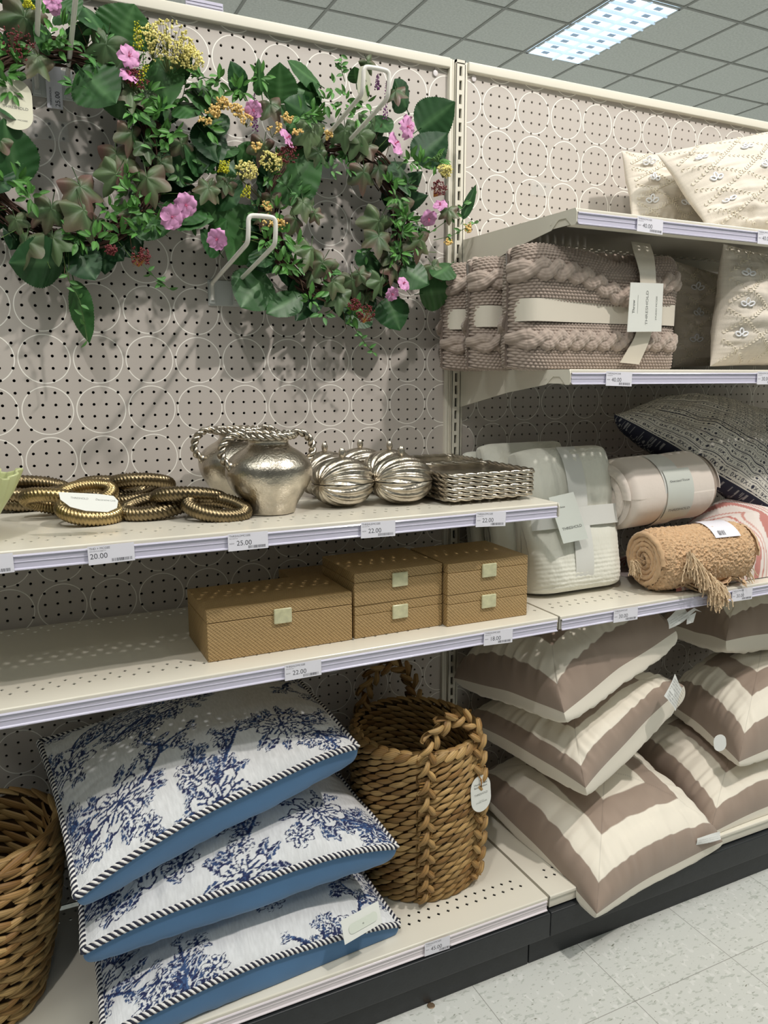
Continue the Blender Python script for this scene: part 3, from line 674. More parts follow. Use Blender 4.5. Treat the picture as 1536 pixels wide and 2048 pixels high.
# a white sticker tag on the lowest cushion
P=onY(685,1863,-18.6); U=nrm([1,.1,.14]); V=nrm([0,.55,1]); 
tagcard('sticker_tag',[(0,-1.2),(3.55,-1.15),(3.6,.55),(0,.6)],P+V*.2,U,V,tagp,BC[2][0],.02)
tagcard('sticker_peel',oval(2.7,.75,.35),P+U*1.9-V*.15+np.array([0,-.06,0]),U,V,mat('sticker_back',(214,220,208),.4),BC[2][0],.02)
text('sticker_text','42',.16,P+U*1.8-V*.2+np.array([0,-.1,0]),U,V,tagblack,BC[2][0])
# ---- taupe and cream striped cushions
taupe=C3((156,138,124)); creamc=C3((236,229,214))
def stripes(th=(.33,.60,.85)):
    def f(u,v):
        d=np.maximum(abs(u),abs(v))
        k=(d>th[0]).astype(int)+(d>th[1]).astype(int)+(d>th[2]).astype(int)
        t=(k%2)[...,None]; seam=(np.abs(abs(u)-abs(v))<.006)[...,None]
        c=np.where(t==1,taupe*(1+.10*(vnoise(u*9,v*9,8)[...,None]-.5)),creamc)
        return c*np.where(seam,.8,1)
    return f
def allcream(u,v): return np.broadcast_to(creamc,u.shape+(3,))
m_vel=mat('striped_velvet',attr=True,rough=.8,sheen=.25,bump=(22,.25)); 
def bigc(label,FL,FR,BR,BL,seed,ht=5,hb=3,lift=0,floor=None,wr=.16,deform=None,ceil=None,N=190,pb=.34,pt=.5,bow=.05):
    return cushion('striped_cushion',label,'cushion',FL,FR,BR,BL,'striped_cover','cream_back',m_vel,m_vel,N=N,ht=ht,hb=hb,pt=pt,pb=pb,bow=bow,lift=lift,paint=stripes(),paintb=allcream,group='taupe and cream striped cushions',seed=seed,wr=wr,floor=floor,deform=deform,ceil=ceil,a_=3.2,ab=4.5,crease=.15,puff=(.35,.9))
s1=bigc('lowest striped cushion of the left pile, its corner hanging over the black base',(44.7,-21.4,5.7),(63.2,-19.4,6.6),(64,-1.2,9.5),(42.9,-1.5,9.6),3,ht=4.3,hb=2.2,lift=1.2,floor=6.65)
FLm=onY(1171,1576,-17.8); FRm=onY(1368,1372,-15.5)
s2=bigc('middle striped cushion of the left pile, with a printed care tag at its right corner',FLm,FRm,(62,-1.2,19),(42.2,-1.6,17.2),6,ht=3.6,hb=3.0,lift=.2)
FLt=onY(1128,1426,-17.3); FRt=onY(1352,1262,-15.5)
s3=bigc('top striped cushion of the left pile, tucked under the shelf',FLt,FRt,(60,-1.4,27),(40.9,-1.8,22.2),8,ht=5.6,hb=2.4,lift=.4,ceil=32.2)
s4=bigc('lower striped cushion of the right pile, beside the lowest one of the left pile',onY(1420,1668,-18.3),(87,-18.6,8.6),(86,-1.5,9.5),(65.6,-1.5,9.2),4,ht=4.2,hb=2,lift=.8,floor=6.65)
s5=bigc('upper striped cushion of the right pile, carrying a round white tag',onY(1478,1524,-17.8),(87,-18.5,16),(88,-2.5,17.5),onY(1330,1400,-4.5),7,ht=6,hb=1.9,lift=.4)
s6=bigc('striped cushion in the shadow at the far right, under the tan fringe',onY(1452,1282,-12),(91,-12,24.5),(91,-1.6,25.6),(71,-1.6,24),5,ht=5.5,hb=2.4,ceil=32.2)
# tags on the cushions
wt=mat('care_tag_white',(232,233,230),.5)
def caretag(parent,P,U,V,w,h,rot_lines=True,n=8,seed=0,curl=.25):
    U=nrm(U);V=nrm(V);Nn=np.cross(U,V)
    mb=MB(); G=np.array([[P+U*w*i+V*h*j+Nn*curl*math.sin(i*3+j*2) for j in np.linspace(0,1,6)] for i in np.linspace(0,1,6)]); mb.grid(G); o=obj('care_tag',mb,wt,parent)
    lines=['UNDER PENALTY','OF LAW THIS TAG','NOT TO BE REMOVED','ALL NEW MATERIAL','POLYESTER FIBER','MADE IN CHINA','SHELL 100% COTTON','MACHINE WASH COLD']
    r=random.Random(seed)
    for k in range(n):
        y=.92-.88*(k+1)/n; Pq=P+U*w*.06+V*h*y; amp=max(curl*math.sin(.06*3+y*2),curl*math.sin(.5*3+y*2),curl*math.sin(.94*3+y*2))
        text('tag_print',lines[k%8],h*.085,Pq+Nn*(amp+.01),U,V,tinyink,parent,fit=w*.86)
P=onY(1328,1392,-17.6); caretag(s2[0],P,[.62,-.1,-.78],[.62,.2,.75],2.3,2.5,n=8)
P=onY(1338,1258,-17.0); caretag(s3[0],P,[.9,-.1,.42],[-.4,.1,.9],2.6,1.2,n=4,curl=.3)
mb=MB(); q=P+np.array([1.6,-.2,1.3]); mb.add([q,q+[1.4,0,.5],q+[2.3,-.2,.0],q+[1.5,-.1,.25],q+[.3,-.1,-.4]],[(0,1,2,3,4)]); mb.add([q+[.5,0,-.3],q+[1.5,-.2,.1],q+[1.2,-.2,-.9],q+[.3,-.2,-1]],[(0,1,2,3)]); obj('tag_end',mb,wt,s3[0],smooth=False)
P=onY(1392,1690,-19.6); caretag(s1[0],P,[1,-.1,-.02],[.05,.1,1],3.2,.75,n=3,curl=.15)
P=onY(1440,1486,-17.4); t5=tagcard('round_tag',oval(1.45,1.8,.7,12),P,nrm([1,-.25,.1]),nrm([-.08,.1,1]),wt,s5[0],.05)
# ================================================================ baskets
straw=mat('dried_seagrass',attr=True,rough=.55,spec=.4); N_,L_,b_=nodes(straw); nt=straw.node_tree
def strawcol(r): 
    k=r.random(); c=np.array(C3((196,162,106)))*(1-k)+np.array(C3((146,108,60)))*k
    return c*r.uniform(.75,1.12)
def stitch(mb,a,b,out,w,th,r,bend=.0):
    """one flattened plaited strand from a to b, bulging along out"""
    a=np.array(a);b=np.array(b);d=b-a;L=np.linalg.norm(d);T=d/L;out=out-T*(out@T);out/=np.linalg.norm(out);S=np.cross(T,out)
    n=8;k=8;G=[];C=[];c0=strawcol(r)
    for i in range(n+1):
        t=i/n; ww=w*(math.sin(PI*(t*.9+.05))**.6); c=a+d*t+out*(th*math.sin(PI*t)*1.0)
        row=[];cr=[]
        for j in range(k+1):
            q=-1+2*j/k; rid=.16*((j%2)*2-1)*w
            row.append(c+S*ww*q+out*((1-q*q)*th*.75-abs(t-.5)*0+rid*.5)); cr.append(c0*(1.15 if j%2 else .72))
        G.append(row);C.append(cr)
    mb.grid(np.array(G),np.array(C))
def basket(name,label,bc,rb,rt,z0,z1,mid,rows,nst,group,rim_tilt=0,seed=1,braid=False):
    r=random.Random(seed); t=thing(name,label,'basket',(bc[0],bc[1],z0),group)
    cx=lambda f:bc[0]+(mid[0]-bc[0])*f; cy=lambda f:bc[1]+(mid[1]-bc[1])*f
    def Rr(f): return rb[0]+(rt[0]-rb[0])*f+.35*math.sin(PI*f), rb[1]+(rt[1]-rb[1])*f+.35*math.sin(PI*f)
    def pt(f,a,o=0):
        rx,ry=Rr(f); return np.array([cx(f)+(rx+o)*math.cos(a),cy(f)+(ry+o)*math.sin(a),z0+(z1-z0)*f])
    # liner so no light leaks
    mb=MB(); A=np.linspace(0,2*PI,49)[:-1]
    G=np.array([[pt(f,a,-.12) for a in A] for f in np.linspace(0.01,.99,14)]); mb.grid(G,C3((84,60,34)),wrapv=True)
    n=mb.n; mb.add([pt(.02,a,-.1) for a in A],[tuple(range(48))],C3((84,60,34)))
    G=np.array([[pt(f,a,-.32) for a in A] for f in np.linspace(0.01,.99,14)]); mb.grid(G[:,::-1],C3((84,60,34)),wrapv=True)
    obj('basket_lining',mb,straw,t)
    H=(z1-z0)/rows
    mb=MB()
    for k in range(rows):
        f=(k+.5)/rows; ph=r.random()
        da=2*PI/nst
        for j in range(nst):
            a=(j+ph)*da; up=r.uniform(.9,1.1)
            o=np.array([math.cos(a+da*.8),math.sin(a+da*.8),0])
            if not braid:
                z=H/(z1-z0)
                stitch(mb,pt(f-z*.52,a,.0),pt(f+z*.5,a+da*1.45,.05),o,H*.36*up,.26,r)
            else:
                z=H/(z1-z0); 
                stitch(mb,pt(f-z*.4,a,.05),pt(f+z*.12,a+da*1.1,.2),o,H*.3*up,.3,r)
                stitch(mb,pt(f+z*.42,a+da*.5,.05),pt(f-z*.1,a+da*1.6,.2),o,H*.3*up,.3,r)
            # inner face
            if f>.35: stitch(mb,pt(f-z*.42,a,-.4),pt(f+z*.42,a+da*1.6,-.35),-o,H*.36,.15,r)
    obj('woven_wall',mb,straw,t)
    mb=MB(); nr=int(nst*1.2)
    for j in range(nr):
        a=2*PI*j/nr; da=2*PI/nr
        o=np.array([math.cos(a),math.sin(a),.3])
        stitch(mb,pt(1,a,.28)-[0,0,.25],pt(1,a+da*1.5,-.1)+[0,0,.42],o,.34,.25,r)
        stitch(mb,pt(1,a,-.3)+[0,0,.1],pt(1,a+da*1.5,.05)+[0,0,.5],np.array([0,0,1.]),.3,.2,r)
    obj('braided_rim',mb,straw,t)
    return t,pt
def plait(mb,path,w,r,pitch=.85):
    path=np.asarray(path,float); seg=np.linalg.norm(np.diff(path,axis=0),axis=1); cum=np.concatenate([[0],np.cumsum(seg)]); L=cum[-1]; n=int(L/pitch)
    at=lambda s_: np.array([np.interp(s_,cum,path[:,k]) for k in range(3)])
    return at,L,n
def braid(mb,path,outf,w,r,pitch=.8,th=.3):
    at,L,n=plait(mb,path,w,r,pitch)
    for k in range(n+1):
        s_=k*pitch; P=at(max(0,s_-pitch*.3)); Q=at(min(L,s_+pitch*1.25)); T=nrm(Q-P); o=nrm(outf((P+Q)/2)); S=np.cross(T,o)
        sg=1 if k%2 else -1
        for oo in (1,-1):
            for m_ in (-.12,0,.12):
                stitch(mb,P+S*sg*oo*w*(.95+m_)+o*oo*.08,Q-S*sg*oo*w*.15+o*oo*.12,o*oo,w*.34,th,r)
t,pt=basket('round_basket','large round seagrass basket with two braided loop handles, between the two cushion stacks',(32.7,-9.1),(5.7,5.2),(5.75,6.2),6.65,21.6,(31.9,-9.7),21,29,None,seed=4)
t['category']='basket'
r=random.Random(3)
def handle(side,aL,aR,ztop,name,inner=0):
    mb=MB(); 
    pL0,pR0=pt(.04,aL,.35),pt(.04,aR,.35); pL1,pR1=pt(1.0,aL,.35),pt(1.0,aR,.35)
    top=(pL1+pR1)/2; W=(pR1-pL1)/2
    arc=[top-W*math.cos(k)+np.array([0,0,(ztop-pL1[2])*math.sin(k)]) for k in np.linspace(0,PI,16)]
    path=[pL0,pt(.3,aL,.4),pt(.6,aL,.4)]+arc+[pt(.6,aR,.4),pt(.3,aR,.4),pR0]
    o=np.array([math.cos((aL+aR)/2),math.sin((aL+aR)/2),0])
    braid(mb,path,lambda p:o,.78,r,.85,.36)
    for f in (.06,.5,.86):
        for a in (aL,aR):
            c=pt(f,a,.45)
            for kk in range(3): mb.tube([c+[-.65,0,.3*kk-.4],c+[0,-.35 if side<0 else .35,.25*kk-.2],c+[.65,0,-.3*kk+.4]],.07,5,C3((170,130,72)))
    obj(name,mb,straw,t)
handle(-1,-PI/2-.37,-PI/2+.62,25.0,'handle'); handle(1,PI/2+.5,PI/2-.5,26.2,'handle')
# oval tag tied with twine
P=onY(962,1587,-15.6); U=nrm([1,.15,.02]); V=nrm([-.02,.1,1])
o=tagcard('paper_tag',oval(2.35,3.4,1.17,12),P,U,V,tagp,t,.04)
text('tag_text','Chunky Weave',.25,P+V*.85,U,V,tagblack,t,True,ext=.01); text('tag_text','Basket Medium',.25,P+V*.58,U,V,tagblack,t,True,ext=.01)
text('tag_text','THRESHOLD',.27,P-V*.12,U,V,tinyink,t,True,fit=1.6,ext=.01); text('tag_text','STUDIO MCGEE',.16,P-V*.85,U,V,tinyink,t,True,fit=1.3,ext=.01)
text('tag_text','designed with',.1,P-V*.68,U,V,tinyink,t,True,ext=.01)
mb=MB(); mb.tube([P+V*1.35-[0,.05,0],P+V*1.1-[0,.2,0],P+V*.7-[0,.12,0],P+V*1.4-[0,.2,0],P+V*2.0+[-.3,.1,0]],.06,6,C3((170,125,70))); obj('twine',mb,straw,t)
basket('woven_basket','tall braided seagrass basket cut by the left photo edge',(-5.9,-8.6),(4.1,4.6),(6.1,5.9),6.65,19.8,(-5.4,-7.7),14,16,None,seed=9,braid=True)
# ================================================================ knitted throws
m_knit=mat('knit_yarn',attr=True,rough=.95,sheen=.3,bump=(60,.3)); ribbon=mat('satin_ribbon',(222,215,200),.28,sheen=.2)
def knit_throw(x0,x1,yf,yb,z0,z1,label):
    t=thing('knitted_throw',label,'throw blanket',((x0+x1)/2,(yf+yb)/2,z0),'chunky cable-knit throws')
    W=x1-x0; D=yb-yf; nx,ns=420,760
    xs=np.linspace(0,1,nx); s=np.linspace(0,1,ns,endpoint=False)
    # side profile: front up, over the folded top, down the back, pinched by the ribbon
    H=z1-z0; kp=[(0.0,.0),(-.03,.08),(-.03,.3),(.1,.46),(.1,.5),(-.03,.6),(-.05,.8),(.02,.95),(.16,1.02),(.36,1.0),(.46,.965),(.56,1.0),(.8,1.0),(.95,.93),(1.0,.8),(.97,.5),(1.0,.2),(.93,.02),(.6,0),(.3,0)]
    kp=np.array(kp); kp2=np.vstack([kp,kp[:1]]); cum=np.concatenate([[0],np.cumsum(np.hypot(np.diff(kp2[:,0])*D,np.diff(kp2[:,1])*H))]); Lp=cum[-1]
    def prof(q): 
        return np.stack([np.interp(q*Lp,cum,kp2[:,0]),np.interp(q*Lp,cum,kp2[:,1])],-1)
    p=prof(s)
    for _ in range(14): p=(np.roll(p,1,0)+p*2+np.roll(p,-1,0))/4
    X,S=np.meshgrid(xs,s,indexing='ij')
    ex=np.minimum(X,1-X)*W; endk=np.clip(ex/2.3,0,1); endk=np.sqrt(1-(1-endk)**2)
    cy,cz=.5,.5
    py=(p[:,0][None]-cy)*(.06+.94*endk)+cy; pz=(p[:,1][None]-cz)*(.94+.06*endk)+cz
    # the open top fold dips in a V
    sag=np.clip((pz-.82)/.2,0,1)*(.10*np.exp(-((X-.60)/.17)**2)-.015*np.exp(-((X-.1)/.12)**2))
    pz=pz-sag*(py<.5)
    P=np.stack([x0+X*W,yf+py*D,z0+pz*H],-1)
    Ts=np.roll(P,-1,1)-np.roll(P,1,1); Tx=np.gradient(P,axis=0); Nn=np.cross(Tx,Ts); Nn/=np.linalg.norm(Nn,axis=2)[...,None]+1e-9
    c=P.mean((0,1)); sg=np.sign(((P-c)*Nn).sum(-1).mean()); Nn*=sg
    x=X*W; q=S*Lp
    ry=.27; row=q/ry; k=np.floor(row); col=x/.36+.5*(k%2)
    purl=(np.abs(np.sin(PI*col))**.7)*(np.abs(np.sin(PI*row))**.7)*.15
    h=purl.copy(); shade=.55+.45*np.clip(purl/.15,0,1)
    def cable(q0,q1amp=0,w=.95,P_=3.1,phase=0):
        nonlocal h,shade
        zc=q0+q1amp
        d=q-zc
        for j in (0,1):
            a=2*PI*x/P_+j*PI+phase; cc=.42*w*np.sin(a); dep=np.cos(a)
            e=(d-cc)/(.52*w); ins=np.abs(e)<1
            bump_=np.sqrt(np.clip(1-e*e,0,1))*.30+dep*.10+.12
            sl=np.sin(2*PI*(x*2.1+e*.5*np.sign(np.cos(a))))*.03+ .03*np.abs(np.cos(e*PI*2))
            hh=bump_+sl
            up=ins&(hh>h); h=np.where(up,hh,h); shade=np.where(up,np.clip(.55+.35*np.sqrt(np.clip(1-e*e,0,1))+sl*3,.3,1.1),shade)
    qz=lambda z:np.interp(z,kp[:8,1],cum[:8])
    cable(qz(.24)); cable(qz(.72),(.33*(1.0-np.abs(X-.60)*3.0))*0 - 1.9*np.exp(-((X-.60)/.22)**2)+1.0,w=1.0,phase=1)
    cable(qz(.95)+2.6,0,phase=2); cable(Lp*.72); 
    h*= .9+.2*vnoise(x*.6,q*.6,4)
    P=P+Nn*h[...,None]
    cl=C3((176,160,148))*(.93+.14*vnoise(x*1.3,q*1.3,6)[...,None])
    colr=cl*(.3+.7*np.clip(shade,0,1)[...,None])  # low spots between stitches darkened in the yarn colour, imitating shade
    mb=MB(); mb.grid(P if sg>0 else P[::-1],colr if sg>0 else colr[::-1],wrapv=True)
    # end caps
    for e in (0,nx-1):
        ringi=[e*ns+j for j in range(0,ns,1)]
        cc=P[e].mean(0); G=np.stack([P[e],np.repeat(cc[None],ns,0)])
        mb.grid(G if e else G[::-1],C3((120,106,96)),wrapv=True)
    obj('knitted_body',mb,m_knit,t)
    # ribbons
    zz=z0+H*.49; mb=MB(); hw=.95
    lp=[]
    for (yy,xx) in [(yf+D*.03,x0+.9),(yf-D*.02,x0+1.6),(yf+.12,x0+W*.3),(yf+.25,x0+W*.55),(yf-.05,x1-1.6),(yf+D*.06,x1-.8),(yf+D*.3,x1-.1),(yb-D*.3,x1-.1),(yb-.2,x1-1.5),(yb-.2,x0+1.5),(yb-D*.3,x0),(yf+D*.25,x0+.05)]: lp.append((xx,yy))
    lp=np.array(lp)
    for _ in range(2):
        l2=np.empty((len(lp)*2,2)); l2[0::2]=lp; l2[1::2]=(lp+np.roll(lp,-1,0))/2; lp=(np.roll(l2,1,0)+l2*2+np.roll(l2,-1,0))/4
    G=np.array([[(a[0],a[1],zz+hw*j+.35*math.exp(-((a[0]-x0-1)/3)**2)*0) for j in np.linspace(-1,1,5)] for a in lp]); 
    G[...,1]-=.12*np.where(G[...,1]<(yf+yb)/2,1,-1); mb.grid(G,wrapu=True); obj('ribbon',mb,ribbon,t)
    return t
k0=knit_throw(39.3,57.6,-14.9,-10.2,Z2+.05,65.3,'front chunky taupe cable-knit throw with a ribbon and paper tag')
kb=knit_throw(38.6,57.0,-9.2,-5.5,Z2+.05,64.9,'middle chunky taupe cable-knit throw, behind the front one')
dup(kb,(47.6,-2.9,Z2+.05),(0,0,0),'rearmost chunky taupe cable-knit throw, against the back panel')
# vertical ribbon + tag on the front throw
def ribbonpath(px,w,name,parent,m=ribbon):
    mb=MB(); L=[];R=[]
    G=np.array([[onY(u0+(u1-u0)*f,v0+(v1-v0)*f,Y) for f in np.linspace(0,1,4)] for (u0,v0,u1,v1,Y) in px]); 
    k=np.linspace(0,len(px)-1,40); n=len(px); G2=np.stack([[ [np.interp(q,np.arange(n),G[:,j,c]) for c in range(3)] for j in range(4)] for q in k]); 
    for _ in range(4): G2[1:-1]=(G2[:-2]+2*G2[1:-1]+G2[2:])/4
    mb.grid(G2); mb.grid((G2+[0,.04,0])[::-1]); obj(name,mb,m,parent)
ribbonpath([(1262,482,1300,488,-12.5),(1268,505,1308,510,-14.9),(1280,545,1312,547,-15.9),(1282,600,1312,600,-15.7),(1280,640,1306,640,-15.5),(1270,675,1302,675,-15.75),(1240,725,1278,729,-15.4)],0,'ribbon',k0)
P=onY(1291,616,-16.3); U=nrm([1,.06,.02]); V=nrm([0,.02,1])
tagcard('paper_tag',[(-2.15,-2.1),(2.15,-2.05),(2.15,2.2),(-1.95,2.15)],P,U,V,tagp,k0,.05)
PU,PV=V,-U
text('tag_text','Throw',.42,P-U*1.35-V*.5,PU,PV,tagblack,k0,ext=.012)
text('tag_text','THRESHOLD',.42,P+U*.3-V*1.5,PU,PV,tinyink,k0,fit=3.0,ext=.012); text('tag_text','STUDIO MCGEE',.26,P+U*1.45-V*1.05,PU,PV,tinyink,k0,fit=2.1,ext=.012)
for xx in (-1.0,):
    mb=MB(); q=P+U*xx-V*.5-np.array([0,.012,0]); mb.add([q,q+U*.03,q+U*.03+V*1.6,q+V*1.6],[(0,1,2,3)]); obj('tag_rule',mb,tinyink,k0,smooth=False)
# ================================================================ white throws
m_fleece=mat('white_fleece',attr=True,rough=.95,sheen=.4,bump=(80,.3))
def slab(name,label,cat,x0,x1,base,top,thick,colf,m,group=None,seed=0,ribs=True,bulge=.8,band=True,lean=0,lump=.5):
    """soft folded blanket standing on edge and leaning back; base/top=(y,z)"""
    by,bz=base; ty,tz=top; H=math.hypot(ty-by,tz-bz); up=np.array([lean,ty-by,tz-bz]); up/=np.linalg.norm(up); out=np.cross([1,0,0],up); 
    if out[1]>0: out=-out
    t=thing(name,label,cat,((x0+x1)/2,(by+ty)/2,bz),group)
    nx,ns=200,360; X,S=np.meshgrid(np.linspace(0,1,nx),np.linspace(0,1,ns,endpoint=False),indexing='ij')
    a=S*2*PI; e=.42
    cy=np.sign(np.cos(a))*np.abs(np.cos(a))**e; cz=np.sign(np.sin(a))*np.abs(np.sin(a))**e
    W=x1-x0; ex=np.minimum(X,1-X)*W; ek=np.sqrt(np.clip(1-(1-np.clip(ex/(thick*.45),0,1))**2,0,1))
    T=thick/2*(.25+.75*ek)*(1+.18*np.sin(X*7+seed)*0+lump*.3*(vnoise(X*4,S*6,seed)-.5))
    pinch=1-.22*np.exp(-((cz-.05)/.2)**2)*(1 if band else 0)
    h2=H/2*(1-.06*(1-ek)); rib=(.016+.016*vnoise(X*5,S*40,7))*np.sin(cz*h2*2*PI/.42)*(1 if ribs else 0)*(cz<.1)+ .05*(vnoise(X*26,S*60,seed+3)-.5)+.035*(vnoise(X*70,S*150,seed+4)-.5)
    foldv=.28*(vnoise(X*14+cz*1.2,cz*1.6+3,seed+5)-.5)*(cz>.05)*(1 if ribs else .3)
    off=(cy*T*pinch+np.sign(cy)*(rib+foldv))
    Pz=(cz*h2)
    wob=.5*lump*(vnoise(X*2+4,cz*2,seed+8)-.5)
    P=np.array([x0,0,0])+X[...,None]*np.array([W,0,0])+np.zeros(3)
    c=np.array([0,(by+ty)/2,(bz+tz)/2])
    P=P+c+Pz[...,None]*up+off[...,None]*out+wob[...,None]*out
    P[...,2]=np.maximum(P[...,2],bz+.03)
    mb=MB(); cc=colf*(.96+.08*vnoise(X*9,S*20,2)[...,None]); mb.grid(P,cc,wrapv=True)
    for e_ in (0,nx-1):
        q=P[e_].mean(0); G=np.stack([P[e_],np.repeat(q[None],ns,0)]); mb.grid(G if e_ else G[::-1],colf,wrapv=True)
    obj('folded_blanket',mb,m,t)
    return t,up,out,c,H
wcol=C3((228,228,216)); band_m=mat('paper_band',(220,221,216),.5)
t,up,out,c,H=slab('white_throw','front folded white throw with a grey paper band and hanging tag','throw blanket',43.2,53.9,(-11.6,ZB+.05),(-8.2,47.4),5.2,wcol,m_fleece,'folded white throws',3)
def strip(parent,x0,x1,c,up,out,s0,s1,off,name='paper_band',m=None):
    G=np.array([[np.array([x0+(x1-x0)*i,0,0])+c+up*s_+out*(off(s_) if callable(off) else off) for i in np.linspace(0,1,5)] for s_ in np.linspace(s0,s1,16)]); mb=MB(); mb.grid(G); obj(name,mb,m or band_m,parent)
# vertical and horizontal paper bands
thk=lambda s_: 2.75*(1-abs(2*s_/H)**5*.45)-.25*math.exp(-(s_/1.3)**2)
strip(t,47.1,49.3,c,up,out,-H/2+.4,H/2-.1,lambda s_:thk(s_)+.12)
G=np.array([[np.array([x,0,0])+c+up*(s_)+out*(2.72-(.9*max(0,abs(x-48.5)-4.2)**1.2)) for s_ in np.linspace(-.9,1.0,4)] for x in np.linspace(43.2,53.9,20)]); mb=MB(); mb.grid(G); obj('paper_band',mb,band_m,t)
P=onY(1138,1037,-13.6); U=nrm([1,.1,.06]); V=nrm([-.22,.25,1])
tagcard('paper_tag',[(-1.55,-2.2),(1.65,-2.25),(1.5,2.4),(-1.7,2.3)],P,U,V,mat('tag_card_grey',(206,211,204),.5),t,.05)
text('tag_text','THRESHOLD',.38,P-U*1.2-V*1.0,U,V,tagblack,t,fit=2.5,ext=.012); text('tag_text','Throw',.26,P-U*.8+V*1.1,U,V,tagblack,t,ext=.012)
slab('white_throw','white throw right behind the front folded one, its top rising above the trays','throw blanket',41.9,51.8,(-7.5,ZB+.05),(-4.2,47.7),3.0,wcol,m_fleece,'folded white throws',6,band=False,lump=.9)
slab('white_throw','white throw at the back left, leaning on the upright side behind the silver trays','throw blanket',41.6,50.2,(-3.9,ZB+.05),(-1.9,46.8),2.2,wcol,m_fleece,'folded white throws',9,band=False,lump=.7)
# ================================================================ rolled throws
def roll(name,label,A_,B_,R,colf,m,nturn=4,rough_=0.,rz=1.,seed=0,endr=.35,group=None,core=.5):
    A_=np.array(A_,float);B_=np.array(B_,float);T=nrm(B_-A_); L=np.linalg.norm(B_-A_); Hh=nrm(np.cross(T,[0,0,1])); Up=np.cross(Hh,T)
    t=thing(name,label,'throw blanket',(*((A_+B_)/2)[:2],min(A_[2],B_[2])-R*rz),group)
    nx,na=260,360; X,Aa=np.meshgrid(np.linspace(0,1,nx),np.linspace(0,2*PI,na,endpoint=False),indexing='ij')
    x=X*L; ex=np.minimum(x,L-x); ek=1-endr*.35*(1-np.clip(ex/1.2,0,1))**2
    rr=R*ek*(1+.02*np.sin(Aa*3+seed)+.04*(vnoise(X*5,Aa*1.2,seed)-.5))
    if rough_: rr=rr+rough_*(vnoise(x*5.5,Aa*R*5.5,seed+1)-.5)+rough_*.8*(vnoise(x*11,Aa*R*11,seed+2)-.5)
    P=A_+x[...,None]*T+(rr*np.cos(Aa))[...,None]*Hh+(rr*np.sin(Aa)*rz)[...,None]*Up
    cc=colf*(.9+.2*vnoise(x*6,Aa*R*6,3)[...,None]) if rough_ else np.broadcast_to(colf,P.shape)
    mb=MB(); mb.grid(P[:,::-1],cc,wrapv=True); obj('rolled_blanket',mb,m,t)
    for e,dr in ((A_,-1),(B_,1)):
        mb=MB()                        # spiral layers showing at each end
        K=nturn*64; th=np.linspace(0,nturn*2*PI,K); r_=R*.97-(R*(1-core*.35))*th/(nturn*2*PI); lay=R*.9/nturn
        c0=[];
        G=[]
        for th_,q in zip(th,r_):
            d_=math.cos(th_)*Hh+math.sin(th_)*rz*Up; row=[]
            for b in np.linspace(0,PI,7):
                row.append(e+d_*(q-lay*.5+lay*.5*math.cos(b))+T*dr*(.32*math.sin(b)*(1+.4*math.sin(th_*1.3)))+T*dr*(-.05*(1-q/R)*R))
            G.append(row)
        G=np.array(G); 
        if rough_: G+= (rng.random(G.shape)-.5)*rough_*.6
        mb.grid(G,np.broadcast_to(colf,G.shape)*(.92+.16*rng.random(G.shape[:2]+(1,))))
        mb.grid(np.stack([[e+T*dr*-.15+(math.cos(a)*Hh+math.sin(a)*rz*Up)*R*.9*k for a in np.linspace(0,2*PI,40)] for k in (0.02,1)]),colf*.9)
        obj('spiral_end',mb,m,t)
    return t,T,Hh,Up,L
m_pink=mat('pale_fleece',attr=True,rough=.9,sheen=.4,bump=(70,.2)); m_tan=mat('boucle_yarn',attr=True,rough=.95,sheen=.3,bump=(90,.6))
RA=onY(1212,992,-10.4); RB=onY(1386,968,-10.2)
t,T,Hh,Up,L=roll('rolled_throw','pale rolled throw with a grey paper tag, lying behind the tan roll',RA,RB,3.6,C3((226,216,206)),m_pink,3,seed=2,endr=1.0)
A_=RA
mb=MB(); G=np.array([[A_+T*x+3.68*(math.cos(a)*Hh+math.sin(a)*Up) for a in np.linspace(0,2*PI,60)] for x in (4.4,6.9)]); mb.grid(G); obj('paper_band',mb,band_m,t)
# curved tag wrapped on the roll's front
out_=-1 if (Hh[1]>0) else 1
mb=MB(); G=np.array([[A_+T*x+3.8*(math.cos(a)*Hh*out_+math.sin(a)*Up) for a in np.linspace(-.75,.72,24)] for x in (4.6,8.2)]); mb.grid(G); obj('paper_tag',mb,mat('tag_card_grey'),t)
def ontag(s_,sz,a,x,fit,m):
    Pc=A_+T*x+3.82*(math.cos(a)*Hh*out_+math.sin(a)*Up); Vv=nrm(-math.sin(a)*Hh*out_+math.cos(a)*Up); text('tag_text',s_,sz,Pc,T,Vv,m,t,fit=fit,ext=.05)
ontag('Oversized Throw',.3,.35,5.0,2.7,tagblack); ontag('THRESHOLD',.4,-.45,4.9,3.0,tagblack); 
TA=onY(1290,1112,-14.8); TA[2]=ZB+3.15; TB=TA+np.array([11.6,-.9,0])
t,T,Hh,Up,L=roll('rolled_throw','tan boucle rolled throw with fringe, hanging over the shelf edge',TA,TB,3.05,C3((202,168,130)),m_tan,5,rough_=.2,seed=5,endr=.5)
TA=np.array(TA)
out_=-1 if (Hh[1]>0) else 1
mb=MB(); G=np.array([[TA+T*x+3.27*(math.cos(a)*Hh*out_+math.sin(a)*Up) for a in np.linspace(.72,1.75,20)] for x in (6.4,9.6)]); mb.grid(G); obj('paper_tag',mb,paper,t)
a=.8; Pc=TA+T*7.0+3.31*(math.cos(a)*Hh*out_+math.sin(a)*Up); Vv=nrm(-math.sin(a)*Hh*out_+math.cos(a)*Up)
mb=MB(); barcode(mb,Pc,T,Vv,.8,.55,5); obj('barcode',mb,tagblack,t,smooth=False)
